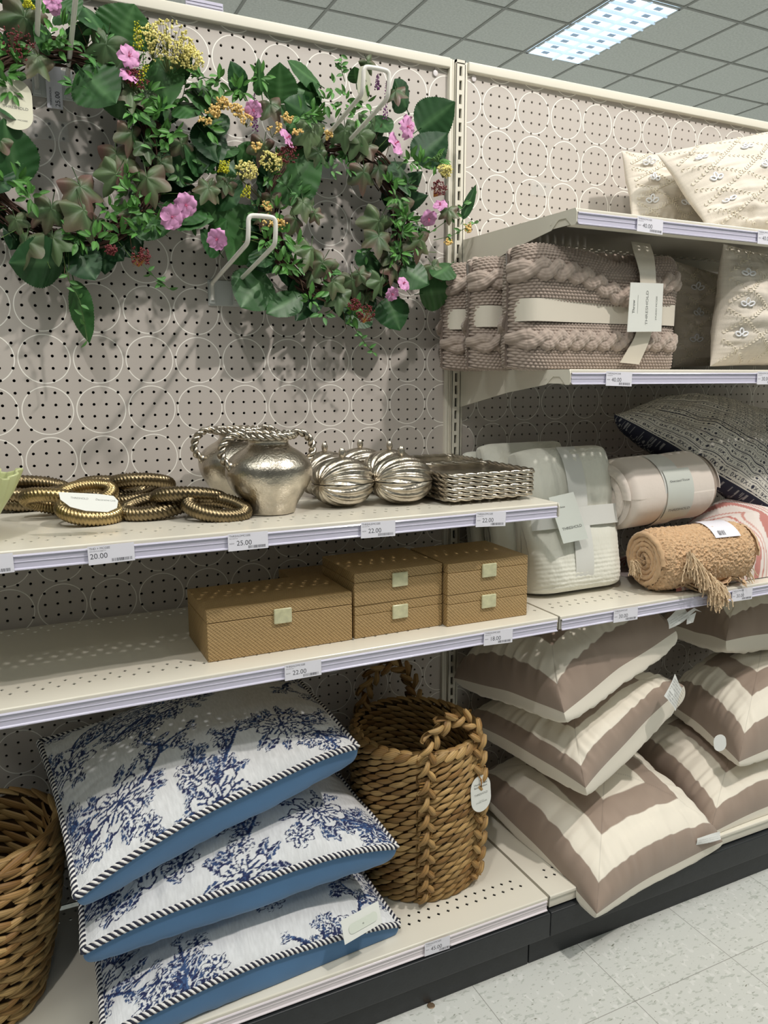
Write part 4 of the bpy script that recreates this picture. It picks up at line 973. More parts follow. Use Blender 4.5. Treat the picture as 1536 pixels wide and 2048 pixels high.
# loose flap of the roll lying on the shelf and over its edge
mb=MB(); nu,nv=60,40
U_,V_=np.meshgrid(np.linspace(0,1,nu),np.linspace(0,1,nv),indexing='ij')
X=TA[0]+1.0+U_*8.2+V_*1.2; Y=-14.2-V_*3.2-U_*V_*.9; Z=ZB+.55-.0*V_+.35*np.sin(U_*6+V_*3)*.6+.3*np.sin(V_*PI)+.5*vnoise(U_*6,V_*6)
Z=np.where(Y<-18.0,Z-(-18.0-Y)*1.2,Z)
P=np.stack([X,Y,Z],-1)+.16*(rng.random((nu,nv,3))-.5)+[0,.25,.25]*np.sin(U_*17)[...,None]*V_[...,None]
mb.grid(P,C3((202,168,130))*(.9+.2*rng.random((nu,nv,1)))); mb.grid((P-[0,0,.28])[::-1],C3((180,150,112))); obj('loose_flap',mb,m_tan,t)
def fringe(pts,dirs,n,L,spread,parent,seed,drop=.5):
    r=random.Random(seed); mb=MB()
    for k in range(n):
        f=r.random(); i=f*(len(pts)-1); j=int(i); g=i-j; b=np.array(pts[j])*(1-g)+np.array(pts[min(j+1,len(pts)-1)])*g
        d=nrm(np.array(dirs)+np.array([r.gauss(0,spread) for _ in range(3)])); l=L*r.uniform(.6,1.1); q=[b+np.array([r.gauss(0,.12) for _ in range(3)])]
        ph=r.random()*6
        for s_ in range(1,11):
            d=nrm(d+[0,0,-drop*.18]); side=np.array([math.sin(ph+s_*1.9),math.cos(ph+s_*1.9),math.sin(ph*2+s_*1.7)])*.06
            p=q[-1]+d*l/10+side
            if p[1]>-18.3: p[2]=max(p[2],ZB+.08)
            q.append(p)
        mb.tube(q,.055,5,C3((216,190,154))*r.uniform(.85,1.1))
    obj('fringe',mb,m_tan,parent)
def pth(l,Y): return [onY(a,b,Y) for a,b in l]
fringe(pth([(1378,1105),(1405,1140),(1445,1172)],-18.4),(.25,-.25,-1),260,2.3,.32,t,1,.6)
fringe(pth([(1385,1120),(1400,1130)],-18.2),(-.8,-.3,-.2),40,1.4,.3,t,2)
fringe(pth([(1440,1085),(1462,1100),(1478,1120)],-17.0),(1,-.25,-.75),120,2.8,.25,t,3,.5)
fringe(pth([(1418,1170),(1440,1185)],-18.6),(.1,-.1,-1),60,2.0,.2,t,6,.8)
fringe(pth([(1262,1122),(1275,1128)],-14.6),(.2,-.5,-1),40,1.3,.3,t,4,.5)
# ================================================================ pink striped throw, heaped behind the rolls
m_pk=mat('cotton_gauze',attr=True,rough=.9,sheen=.2,bump=(50,.2))
t=thing('striped_throw','crumpled white throw with rose-pink stripes, under the navy cushion','throw blanket',(75,-9,ZB))
nu,nv=260,200; U_,V_=np.meshgrid(np.linspace(0,1,nu),np.linspace(0,1,nv),indexing='ij')
X=57+U_*30+1.2*np.sin(V_*5); ramp=np.clip((U_-.02)/.33,0,1)
Hgt=(7.2*np.sin(PI*V_)**.55)*(.32+.68*np.clip((U_-.22)/.2,0,1))
fold=1.0*np.sin(U_*26+V_*9+3*vnoise(U_*3,V_*3,2))*np.sin(PI*V_)**.5+1.1*(vnoise(U_*9,V_*7,4)-.5)
fold*=np.clip((U_-.2)*5,0.1,1)
Y=-16.8*(1-V_)+(-6.5)*V_+.5*fold; Z=ZB+.1+np.maximum(Hgt+.55*fold*np.sin(PI*V_),0)
P=np.stack([X,Y,Z],-1); sv=U_*30*1.5+V_*5+1.0*fold
k=np.mod(sv,4.2); cc=np.where((k<1.1)[...,None],C3((196,132,124)),np.where(((k>1.7)&(k<1.95))[...,None],C3((200,130,120)),np.where(((k>2.5)&(k<2.75))[...,None],C3((206,150,140)),C3((232,222,216)))))
mb=MB(); mb.grid(P,cc); mb.grid((P*[1,1,0]+[0,0,ZB+.05])[::-1],C3((220,205,200))); obj('gauze_cloth',mb,m_pk,t)
# ================================================================ navy striped cushion
navy=C3((38,40,58)); nw=C3((216,212,202))
def p_navy(u,v):
    y=(v+1)*20; k=np.mod(y,1.9)/1.9; x=(u+1)*24
    dash=lambda f,t_: (np.mod(x*f,1)<t_)
    c=np.zeros(u.shape); c=np.where((k<.09),1,c); c=np.where((k>.16)&(k<.21)&dash(2.6,.72),1,c); c=np.where((k>.80)&(k<.86)&dash(2.6,.72),1,c); 
    kk=(k-.5)/.17; xm=np.mod(x*1.05,1)*2-1; tri=np.mod(np.floor(x*1.05),3)
    fig=np.where(tri==0,(kk**2+(xm*1.4)**2<1)&~((np.abs(xm)<.12)&(np.abs(kk)<.6)),np.where(tri==1,(np.abs(np.abs(kk)-np.abs(xm))<.28)&(np.abs(kk)<.95),(np.abs(xm)<.34)&(np.abs(kk)<.8)&(np.abs(np.abs(kk)-.25)>.12)))
    c=np.where((np.abs(kk)<1)&fig,1,c)
    return np.where(c[...,None]>.5,navy,nw)
def p_navyb(u,v): return np.where((vnoise(u*120,v*40,3)>.70)[...,None],C3((150,150,150)),navy)
m_nv=weave('navy_weave',rough=.85)
nFL=onY(1229,829,-7.2)
cushion('navy_cushion','navy and off-white patterned stripe cushion, leaning on the throws at the right','cushion',nFL,onY(1590,1050,-14.5),(88,-2.5,49.5),(67.5,-1.8,51.8),'striped_face','navy_back',m_nv,m_nv,N=380,ht=3.7,hb=3.0,pt=.6,pb=.4,bow=.03,lift=.2,paint=p_navy,paintb=p_navyb,seed=4,wr=.25,ceil=53.7,ab=4)
# ================================================================ shell-embroidered cushions
linen=C3((214,206,193))
def p_lin(u,v): return linen*(.95+.1*vnoise(u*3,v*160,3)[...,None])*(.97+.06*vnoise(u*160,v*3,9)[...,None])
m_ln=weave('linen_cloth',rough=.85); m_thr=mat('ivory_thread',(238,230,212),.7); m_shl=mat('white_shell',(238,240,244),.3,coat=.3)
def shellcushion(label,FL,FR,BR,BL,seed,ht=2.6,hb=2.6,**k):
    t,T_,B_,(u,v)=cushion('embroidered_cushion',label,'cushion',FL,FR,BR,BL,'linen_cover','linen_back',m_ln,m_ln,N=150,ht=ht,hb=hb,pt=.62,pb=.5,bow=.03,paint=p_lin,paintb=p_lin,group='linen cushions with shell flowers',seed=seed,wr=.22,**k)
    us=u[:,0]
    def S(a,b):
        i=np.interp(a,us,np.arange(len(us))); j=np.interp(b,us,np.arange(len(us))); i0=int(min(i,len(us)-2)); j0=int(min(j,len(us)-2)); fi,fj=i-i0,j-j0
        p=T_[i0,j0]*(1-fi)*(1-fj)+T_[i0+1,j0]*fi*(1-fj)+T_[i0,j0+1]*(1-fi)*fj+T_[i0+1,j0+1]*fi*fj
        n=nrm(np.cross(T_[i0+1,j0]-T_[i0,j0],T_[i0,j0+1]-T_[i0,j0])); return p,n,nrm(T_[i0+1,j0]-T_[i0,j0])
    mb=MB(); st=2/4.0
    for fam in (1,-1):
        for c in np.arange(-2,2.01,st):
            for q in np.arange(-.95,.951,.034):
                a=q; b=c+fam*q
                if abs(b)>.95: continue
                p,n,tx=S(a,b); ty=np.cross(n,tx); d=nrm(tx+fam*ty); e=np.cross(n,d)
                for s_ in (-1,1): mb.tube([p+n*.02,p+d*.12+e*s_*.12+n*.07,p+d*.26+e*s_*.2+n*.01],[.02,.045,.02],5,cap=False)
    obj('vine_embroidery',mb,m_thr,t)
    k=0
    for i,c in enumerate(np.arange(-1+st/2,1,st)):
        for j,d in enumerate(np.arange(-1,1.01,st)):
            for (a,b) in ((c,d+0.0),):
                if abs(a)>.9 or abs(b)>.9: continue
                p,n,tx=S(a,b); ty=np.cross(n,tx); mb=MB()
                for an in (PI/2,PI/2+1.15,PI/2-1.15):
                    d_=math.cos(an)*tx+math.sin(an)*ty; e_=np.cross(n,d_); R_=np.stack([d_,e_,n],1)
                    ph=np.linspace(0,2*PI,16,endpoint=False); ring=[p+n*.1+d_*(.42+.3*math.cos(x))+e_*.19*math.sin(x) for x in ph]
                    mb.tube(ring,.085,6,closed=True); 
                obj('shell_flower',mb,m_shl,t)
    return t
shellcushion('embroidered cushion at the back of the topmost shelf, half hidden by the one in front',onY(1265,440,-6.2),(76,-5.6,68.3),(76,-2.0,78.5),onY(1243,301,-3.6),3,ht=2.2,hb=1.8)
shellcushion('front embroidered cushion on the topmost shelf, tilted towards the wall',onY(1420,464,-13.0),(86,-15.5,70.2),(83,-7,82.5),onY(1314,308,-8.2),5,ht=2.6,hb=2.2)
shellcushion('embroidered cushion standing on the second shelf at the right photo edge',onY(1420,733,-14.4),(78.5,-14.2,55.4),(79,-12.6,66.4),onY(1447,488,-14.2),7,ht=3.0,hb=2.6)
shellcushion('embroidered cushion in shadow between the knitted throw and the cushion at the right edge',onY(1345,735,-7.0),(79.5,-7.0,55.6),(79.5,-6,64.6),onY(1345,520,-6.8),9,ht=2.4,hb=2.0)
# ================================================================ hooks
hookw=mat('white_enamel',(232,230,222),.25,coat=.3); plate=mat('clear_plate',(222,226,224),.15,alpha=.75,coat=.4)
def hook(label,bx,bz,L,rise,wdt,drop=2.4,extra=None):
    t=thing('display_hook',label,'hook',(bx,0,bz-1.6))
    def P(f): return np.array([0,-.3-L*f,rise*f])
    mb=MB(); h=wdt/2
    pts=[np.array([bx-h,-.28,bz-1.2]),np.array([bx-h,-.28,bz]),np.array([bx-h,-.45,bz+.3])]
    pts+= [np.array([bx-h,0,bz])+P(f)+[0,0,.25] for f in np.linspace(.08,1,8)]
    e=P(1)+[0,0,.25]
    up=1.9
    pts+=[np.array([bx-h,0,bz])+e+[0,-.25,up*.5],np.array([bx-h,0,bz])+e+[0,-.3,up*.86],np.array([bx-h+.18,0,bz])+e+[0,-.32,up],np.array([bx,0,bz])+e+[0,-.33,up+.03]]
    R=[p*np.array([-1,1,1])+np.array([2*bx,0,0]) for p in pts[::-1][1:]]
    path=np.array(pts+R); 
    k=np.linspace(0,len(path)-1,140); path=np.stack([np.interp(k,np.arange(len(path)),path[:,j]) for j in range(3)],1)
    for _ in range(3): path[1:-1]=(path[:-2]+2*path[1:-1]+path[2:])/4
    mb.tube(path,.18,10); obj('wire_loop',mb,hookw,t)
    mb=MB(); mb.rbox(bx-h-.35,bx+h+.35,-.14,-.02,bz-1.65,bz+.55,.05)
    for s_ in (-1,1): mb.rbox(bx+s_*h-.28,bx+s_*h+.28,-.3,-.1,bz-1.5,bz+.4,.05)
    obj('mounting_plate',mb,plate,t); return t
hook('white wire loop hook on its clear plate, in the gap between the two wreaths',17.45,.35+62.2-.2,11.4,1.75,2.1)
hook('white wire loop hook holding up the right wreath',27.0,11.9+62.2,11.2,1.7,2.2)
h1=hook('white wire loop hook holding up the left wreath, with a 25.00 price label',4.45,77.7,11,2.4,2.3)
P=np.array([3.95,-.45,77.9]); 
tagcard('price_card',[(0,-2.6),(1.15,-2.6),(1.15,.4),(0,.4)],P,[1,0,0],[0,-.12,1],mat('label_paper'),h1,.02)
text('price_text','25.00',.5,P+[.95,.3-.02,-2.45],[0,-.12,1],[-1,0,0],ink,h1,ext=.03); text('header_text','THRESHOLD',.2,P+[.35,.28,-2.4],[0,-.12,1],[-1,0,0],ink,h1,fit=1.3,ext=.03)
# small clear sticker pockets left on the panels, white label holder on the top rail
clear=mat('clear_film',(235,238,238),.08,alpha=.22,coat=.6,bump=(60,1.0))
def film(label,u,v,w,h):
    P=onY(u,v,-.06); mb=MB(); G=np.array([[P+[w*i,-.03-.03*math.sin(i*9+j*7),-h*j] for j in np.linspace(0,1,6)] for i in np.linspace(0,1,12)]); mb.grid(G); obj('clear_pocket',mb,clear,label=label,cat='sticker')
film('crinkled clear plastic pocket stuck on the left panel under the left wreath hook',52,234,3.0,1.5)
film('small clear plastic pocket stuck on the right panel above the shelf bracket',1062,362,2.6,1.35)
P=onY(371,8,-.3); mb=MB(); mb.box(P[0],P[0]+3.1,-.45,-.1,84.6,85.25); mb.box(P[0]+.05,P[0]+3.05,-.5,-.45,84.75,84.85); mb.box(P[0]+.05,P[0]+3.05,-.5,-.45,85.0,85.1)
obj('label_holder',mb,mat('price_channel'),label='lilac-white plastic label holder clipped on the top rail',cat='label holder',smooth=False)
for u,v,lab in ((871,146,'small clear round hanger dot on the left panel, top right corner'),(948,157,'small clear round hanger dot on the right panel, top left corner')):
    P=onY(u,v,-.12); mb=MB(); mb.ell(P,.27,.05,.3); mb.tube([P+[0,0,.25],P+[0,.05,.6]],.03,5); obj('hanger_dot',mb,mat('dot_white',(225,220,222),.3),label=lab,cat='hanger dot')
# ================================================================ wreaths
m_leaf=mat('silk_leaf',attr=True,rough=.45,spec=.35,bump=(40,.2)); m_ivy=mat('ivy_leaf',attr=True,rough=.5,bump=(60,.2)); m_petal=mat('petal',attr=True,rough=.6); m_twig=mat('vine_twig',attr=True,rough=.8,bump=(120,.5)); m_berry=mat('blossom',attr=True,rough=.55)
def frame_from(base,tip,r,tilt=.5):
    d=tip-base; L=np.linalg.norm(d); T=d/L; n=np.array([r.gauss(0,tilt),-1,r.gauss(.25,tilt)]); n=n-T*(n@T); n/=np.linalg.norm(n); S=np.cross(T,n); return L,T,n,S
def bigleaf(mb,base,tip,w,r,dark=None,serr=True,nt=44,ns=9,curl=None):
    base=np.array(base,float);tip=np.array(tip,float); L,T,n,S=frame_from(base,tip,r)
    curl=r.uniform(-.18,.3) if curl is None else curl; fold=r.uniform(.12,.4)
    c1=C3((38,84,50))*(1-.0)+0; kk=r.random() if dark is None else dark
    c1=C3((30,66,36))*kk+C3((58,102,48))*(1-kk)
    G=[];Cc=[]
    for i in range(nt+1):
        t=i/nt; prof=(math.sin(PI*min(1,t**.80))**.75)*(1-.12*t) if 0<t<1 else 0
        if t>.86: prof*=1-.35*((t-.86)/.14)
        sw=1+(.05*((i*.5)%1)*2 if serr else 0)
        c=base+T*L*t+n*(curl*L*.5*t*t)
        row=[];cr=[]
        for j in range(ns):
            q=-1+2*j/(ns-1); hw=w/2*prof*(sw if abs(q)>.9 else 1)
            ht_=-fold*hw*abs(q)*.5+.03*L*math.sin(q*3+t*9)*abs(q)*.4-.02*hw*math.cos(t*38-abs(q)*5)*abs(q)
            row.append(c+S*hw*q-n*(-ht_)); 
            vein=1.0 if (j==(ns-1)//2) else .0; sv=.5+.5*math.cos((t*9-abs(q)*1.6)*2*PI/1.0); 
            cr.append(c1*(1+.12*sv)+np.array([.05,.09,.04])*vein*.8)
        G.append(row);Cc.append(cr)
    mb.grid(np.array(G),np.array(Cc))
    mb.tube([base-T*.5,base,base+T*.1*L],.045,5,c1*1.2)
def ivy(mb,c,size,r,hang=None):
    c=np.array(c,float); a0=-PI/2+r.uniform(-.6,.6) if hang is None else hang
    T=np.array([math.cos(a0),r.uniform(-.5,.3),math.sin(a0)]); T/=np.linalg.norm(T); n=np.array([r.gauss(0,.45),-1,r.gauss(.2,.45)]); n-=T*(n@T); n/=np.linalg.norm(n); S=np.cross(T,n)
    lob=[(0,1.0),(.42,.52),(.95,.85),(1.45,.50),(2.1,.68),(2.65,.42),(PI,.12)]
    th=[];rr=[]
    A=np.linspace(-PI,PI,49); la=np.array([l[0] for l in lob]); lr=np.array([l[1] for l in lob])
    k=r.random(); g=C3((88,110,72))*k+C3((58,86,50))*(1-k); br=C3((100,74,66)); pv=r.uniform(.1,.9)
    G=[];Cc=[]
    for f in (0.0,.25,.5,.75,1.0):
        row=[];cr=[]
        for a in A:
            R=np.interp(abs(a),la,lr)*size/2*1.15; R*=f
            vein=math.exp(-(min(abs(abs(a)-x) for x in (0,.95,2.1))/.07)**2)
            z=.10*size*(math.cos(a*2.2)*f*f*.5)+.03*size*math.sin(a*5+f*5)*f-.12*size*f*f
            row.append(c+T*R*math.cos(a)+S*R*math.sin(a)+n*z)
            mix=min(1,max(0,(f*.9+.3*math.sin(a*3+k*9))*pv*1.4-.15)); cr.append((g*(1-mix)+br*mix)*(1+.35*vein*(1-f*.4))*r.uniform(.95,1.05))
        G.append(row);Cc.append(cr)
    mb.grid(np.array(G),np.array(Cc)); mb.tube([c-T*size*.35,c+n*.02],.035,4,g)
def sprig(mb,c,r,n=7,size=.95,rad=1.0,col=None):
    c=np.array(c,float)
    for k in range(n):
        a=r.random()*2*PI; d=np.array([math.cos(a),r.uniform(-1.0,.1),math.sin(a)]); d/=np.linalg.norm(d); b=c+d*r.uniform(.05,.35)*rad; l=size*r.uniform(.7,1.25)
        g=(C3((78,128,58)) if col is None else col)*r.uniform(.75,1.25); smallleaf(mb,b,d,l,l*.42,g,r)
def smallleaf(mb,b,d,l,w,g,r):
    n=np.array([r.gauss(0,.6),-1,r.gauss(.3,.5)]); n-=d*(n@d); n/=np.linalg.norm(n)+1e-9; S=np.cross(d,n)
    G=[];Cc=[]
    for i in range(7):
        t=i/6; hw=w/2*math.sin(PI*t**.85)**.8 if 0<t<1 else 0
        row=[b+d*l*t+S*hw*q+n*(.18*hw*abs(q)*2-.12*l*t*t) for q in (-1,-.5,0,.5,1)]; G.append(row); Cc.append([g*(1.25 if q==0 else 1-.08*abs(q)) for q in (-1,-.5,0,.5,1)])
    mb.grid(np.array(G),np.array(Cc))
def flower(parent,c,size,r):
    mb=MB(); c=np.array(c,float); n0=np.array([r.gauss(0,.45),-1,r.gauss(0,.45)]); n0/=np.linalg.norm(n0); U=nrm(np.cross(n0,[.1,.2,1])); V=np.cross(n0,U); col=C3((214,152,198)); a0=r.random()*6
    for k in range(5):
        a=a0+k*2*PI/5; d=U*math.cos(a)+V*math.sin(a); e=np.cross(n0,d); G=[];Cc=[]
        for i in range(8):
            t=i/7; hw=size*.27*math.sin(PI*min(t*.86+.03,1))**.8; lift=size*(.22*t-.26*t*t*r.uniform(.6,1.2)); row=[];cr=[]
            for j in range(7):
                q=-1+j/3; notch=-.05*size*(1-abs(q))*(t>.95)
                row.append(c+d*(size*.5*t+notch)+e*hw*q+n0*(lift+.06*size*math.cos(q*2.2+k)*t+.02*size*math.sin(q*8)*t)); cr.append(col*(1-.25*(1-t)**2)*(1+.08*math.cos(q*7)))
            G.append(row);Cc.append(cr)
        mb.grid(np.array(G),np.array(Cc))
    for k in range(7): mb.tube([c,c+n0*size*.2+U*r.gauss(0,.05)*size+V*r.gauss(0,.05)*size],.02,4,C3((222,120,160)))
    mb.ell(c+n0*.04,.09,.09,.09,5,C3((190,90,130)))
    obj('pink_flower',mb,m_petal,parent)
def cluster(parent,name,c,rad,r,col,n=26,dot=.12,flat=.5,stem=None,stemlen=1.2):
    mb=MB(); c=np.array(c,float); root=c+np.array([r.uniform(-.3,.3),rad*.8,-rad*.8])
    for k in range(n):
        a=r.random()*2*PI; q=rad*math.sqrt(r.random()); p=c+[q*math.cos(a),-flat*(rad-q)*.7+r.uniform(-.08,.08),q*math.sin(a)*.8]
        for m_ in range(3): mb.ell(p+np.array([r.gauss(0,dot*.7) for _ in range(3)]),dot*r.uniform(.6,1.1),n=4,col=col*r.uniform(.8,1.2))
        if k%2==0: mb.tube([root,(root+p)/2+[0,.05,0],p],.018,4,C3((110,120,70)) if stem is None else stem)
    obj(name,mb,m_berry,parent)
def spike(parent,name,p0,p1,r,col,n=30,dot=.1,rad=.22):
    mb=MB(); p0=np.array(p0,float);p1=np.array(p1,float); mb.tube([p0,p1],.03,4,col*.6)
    for k in range(n):
        f=k/n; q=p0*(1-f)+p1*f; a=k*2.4; rr=rad*(1-.6*f); mb.ell(q+[rr*math.cos(a),rr*math.sin(a)*.8,r.uniform(-.05,.05)],dot*(1-.4*f)*r.uniform(.7,1.3),n=4,col=col*r.uniform(.7,1.3))
    obj(name,mb,m_berry,parent)
def stemtube(mb,pts,r,rad=.04,col=None,leaves=0,size=.7):
    pts=np.array(pts,float); k=np.linspace(0,len(pts)-1,24); q=np.stack([np.interp(k,np.arange(len(pts)),pts[:,j]) for j in range(3)],1)
    for _ in range(4): q[1:-1]=(q[:-2]+2*q[1:-1]+q[2:])/4
    mb.tube(q,rad,5,C3((96,84,52)) if col is None else col)
    for i in range(leaves):
        f=.3+.7*i/max(1,leaves-1); b=q[int(f*(len(q)-1))]; d=nrm(np.array([r.choice([-1,1])*r.uniform(.4,1),r.uniform(-.6,.1),r.uniform(-.7,.6)])); smallleaf(mb,b,d,size*r.uniform(.7,1.2),size*.45,C3((84,132,70))*r.uniform(.8,1.2),r)
def wreath(label,cx,cz,R,ox,oy,sc_,big,ivys,flowers,spr,Yb,seed,extra,trails):
    r=random.Random(seed); t=thing('flower_wreath',label,'wreath',(cx,-2.2,cz-R),'leafy flower wreaths')
    Z=lambda x,y,Y:onY(ox+x/sc_,oy+y/sc_,Y)
    mb=MB()
    for k in range(46):
        a0=r.random()*2*PI; n=40; ph=r.random()*6; rr=R+r.gauss(0,.42); yy=-1.9+r.gauss(0,.4); span=r.uniform(1.5,5.5)
        A=np.linspace(a0,a0+span,n); wv=.16*np.sin(A*5+ph)
        mb.tube(np.stack([cx+(rr+wv)*np.cos(A),yy+.2*np.sin(A*7+ph),cz+(rr+wv)*np.sin(A)],1),r.uniform(.05,.11),5,C3((78,54,42))*r.uniform(.6,1.4))
    obj('twig_ring',mb,m_twig,t)
    mb=MB()
    for it in big:
        x0,y0,x1,y1,w=it[:5]; Y=it[5] if len(it)>5 else Yb-r.uniform(.2,1.4)
        b=Z(x0,y0,Y+.7); tp=Z(x1,y1,Y-r.uniform(-.2,.9)); bigleaf(mb,b,tp,w/sc_/ (FPX/np.linalg.norm(b-CAM)) *1.3,r,dark=r.uniform(.3,1))
    # back layer of dark filler leaves hugging the ring
    for k in range(44):
        a=2*PI*k/44+r.uniform(-.15,.15); b=np.array([cx+R*math.cos(a),-1.5,cz+R*math.sin(a)]); o=r.choice([1,1,1,-.45]); tip=b+np.array([math.cos(a+r.uniform(-.8,.8))*o*r.uniform(2.4,3.6),-.5+r.uniform(-.6,.2),math.sin(a+r.uniform(-.8,.8))*o*r.uniform(2.2,3.4)]); bigleaf(mb,b,tip,r.uniform(1.8,2.5),r,dark=1,nt=24)
    obj('rose_leaves',mb,m_leaf,t)
    mb=MB()
    for x,y,s_ in ivys:
        Y=Yb-r.uniform(.5,1.6); c=Z(x,y,Y); ivy(mb,c,s_/sc_/(FPX/np.linalg.norm(c-CAM))*1.5,r)
    for k in range(9):
        a=r.random()*2*PI; q=R+r.gauss(0,.7); ivy(mb,(cx+q*math.cos(a),-2.6-r.random(),cz+q*math.sin(a)),r.uniform(2.0,2.9),r)
    obj('ivy_leaves',mb,m_ivy,t)
    mb=MB()
    for x,y in spr: sprig(mb,Z(x,y,Yb-r.uniform(.8,1.8)),r,n=9,rad=1.8,size=.95)
    for k in range(34):
        a=r.random()*2*PI; q=R+r.gauss(0,1.3); sprig(mb,(cx+q*math.cos(a),-2.8-r.random()*1.2,cz+q*math.sin(a)),r,n=7,rad=1.6,size=.85,col=C3((66,112,56)) if r.random()<.6 else C3((96,140,84)))
    obj('small_leaf_sprigs',mb,m_leaf,t,kind='stuff')
    for tr in trails:
        mb=MB(); stemtube(mb,[Z(x,y,Yb-.6) for x,y in tr],r,.035,C3((74,100,54)),leaves=9); obj('trailing_stem',mb,m_leaf,t)
    mb=MB()
    for k in range(40):
        a=r.random()*2*PI; p=np.array([cx+R*math.cos(a),-2.2,cz+R*math.sin(a)]); b=a+r.uniform(-.9,.9); l=r.uniform(1.5,4); stemtube(mb,[p,p+[math.cos(b)*l*.5,-1,math.sin(b)*l*.5],p+[math.cos(b)*l,-1.3,math.sin(b)*l]],r,.03,C3((92,70,48)) if r.random()<.5 else C3((90,120,60)))
    obj('stems',mb,m_twig,t)
    for x,y,s_ in flowers:
        c=Z(x,y,Yb-2.1); flower(t,c,s_/sc_/(FPX/np.linalg.norm(c-CAM))*1.2,r)
    for e in extra:
        if e[0]=='y': c=Z(e[1],e[2],Yb-2.0); cluster(t,'yellow_blossom',c,e[3]/sc_/24,r,C3((226,192,118)),n=12,dot=.11)
        if e[0]=='u': c=Z(e[1],e[2],Yb-1.8); cluster(t,'pale_umbel',c,e[3]/sc_/24,r,C3((232,222,140)),n=80,dot=.085,flat=.9)
        if e[0]=='r': c=Z(e[1],e[2],Yb-2.0); cluster(t,'red_berry_cluster',c,e[3]/sc_/24,r,C3((110,40,44)),n=60,dot=.07,stem=C3((190,130,60)) if len(e)>4 else None)
        if e[0]=='s': spike(t,'purple_spike',Z(e[1],e[2],Yb-1.8),Z(e[3],e[4],Yb-2.2),r,C3((110,50,110)),n=46,dot=.075,rad=.2)
        if e[0]=='g': spike(t,'green_seed_spike',Z(e[1],e[2],Yb-1.8),Z(e[3],e[4],Yb-2.2),r,C3((196,196,40)) if len(e)>5 else C3((84,124,60)),n=40,dot=.09,rad=.38)
    return t
big2=[(290,290,215,110,95),(380,290,350,95,125),(470,340,480,120,140),(690,330,640,230,90),(690,240,510,112,95),(180,290,-10,255,120),(700,430,480,330,130),(1150,370,1085,205,120),(1205,480,1398,335,160,-3.4),(1190,640,1362,500,150),(440,840,690,575,210,-3.6),(60,760,140,985,160),(370,920,180,1180,230,-2.6),(400,1240,262,1425,200),(592,1350,400,1455,115),(930,1100,985,1290,130),(1215,1345,1390,1320,160),(1045,1360,1120,1535,170),(1120,1200,1265,1300,140),(1385,1185,1280,1270,110),(1090,650,1150,830,125),(60,480,250,710,110),(100,390,190,500,120),(930,1400,820,1515,150),(1445,950,1515,765,42,-4),(370,1100,400,1215,110),(560,640,700,640,120),(160,1130,60,1000,120),(700,300,560,250,110),(880,230,870,140,60),(80,690,-40,560,130),(20,560,60,700,120),(160,560,230,620,110),(-60,330,40,420,120),(30,870,-40,990,130),(590,470,470,350,120),(260,700,140,640,140),(160,780,250,880,150),(980,400,1060,500,110),(330,640,250,560,110)]
ivy2=[(430,340,120),(640,480,160),(900,500,150),(960,440,130),(920,700,130),(1000,680,110),(820,480,120),(600,860,120),(660,920,70),(560,950,120),(640,1110,160),(700,1180,140),(860,1270,130),(1000,960,160),(1000,1040,140),(1140,860,130),(790,1350,130),(1010,1280,120),(1080,1200,120),(1220,1060,140),(1290,1200,100),(900,1240,90),(100,780,100),(190,740,90),(390,560,120),(1370,900,90),(1090,270,90),(940,120,70),(1060,1130,110),(760,1280,110),(930,560,110),(680,600,80)]
fl2=[(335,370,75),(510,520,85),(1150,460,95),(1085,550,95),(1325,875,62),(1265,945,75),(1070,1345,66),(1130,1290,66),(145,1055,90)]
sp2=[(760,250),(720,320),(820,330),(930,330),(460,900),(440,1010),(400,1060),(480,1180),(530,1200),(1160,640),(1220,660),(1060,760),(1120,1020),(1150,960),(1100,1130),(1140,940),(560,1100),(1300,640),(370,200),(270,260),(590,400),(640,400),(500,1060),(90,470),(1180,1080),(860,1440),(640,1380),(1090,830),(420,720),(880,400)]
ex2=[('y',130,370,32),('y',180,335,32),('y',250,370,36),('y',305,420,38),('y',80,430,28),('y',455,470,44),('y',515,410,30),('y',350,560,28),('y',405,880,30),('y',410,960,34),('y',730,500,24),('y',565,480,26),('y',1470,995,24),('y',1370,1070,22),('y',480,970,26),('u',300,690,58),('u',430,640,62),('u',1350,685,48),('r',520,600,62),('r',1320,785,52,1),('r',930,1450,60,1),('r',870,1400,40,1),('s',345,480,340,280),('s',1035,420,1040,215),('s',990,260,995,180),('g',170,700,200,640,1),('g',290,830,310,770,1),('g',1290,640,1330,600)]
w2=wreath('right flower wreath of rose leaves, ivy and pink flowers, its ring fully in view',27.6,68.5,6.35,380,80,2.648,big2,ivy2,fl2,sp2,-3.0,21,ex2,[[(840,1440),(880,1540),(930,1610),(990,1675)],[(1290,1060),(1380,1040),(1470,990),(1530,960)],[(820,220),(800,150),(800,80)],[(1160,1100),(1300,1000),(1440,900),(1500,820)]])
big1=[(700,260,785,20,240,-3.5),(480,30,610,190,190),(470,400,690,630,210),(900,340,1010,645,200,-3.4),(1010,370,1115,450,140),(115,1095,20,690,250,-3.8),(380,1540,40,1530,210),(420,1420,560,1650,160),(430,1640,515,2010,120),(1055,850,1060,1105,190),(950,1200,1250,1300,220),(1150,960,1305,865,140),(700,700,690,540,160),(760,1300,1000,1330,140),(120,60,110,-60,150),(1010,690,940,560,130),(300,200,190,260,110),(350,20,450,100,150),(600,560,480,440,150),(1290,620,1080,560,140),(30,600,70,690,120),(1180,660,1260,780,140),(1180,700,1290,960,150),(900,700,740,650,130),(1080,1290,1170,1160,150),(1200,1400,1320,1280,150),(-60,1000,60,1130,140)]
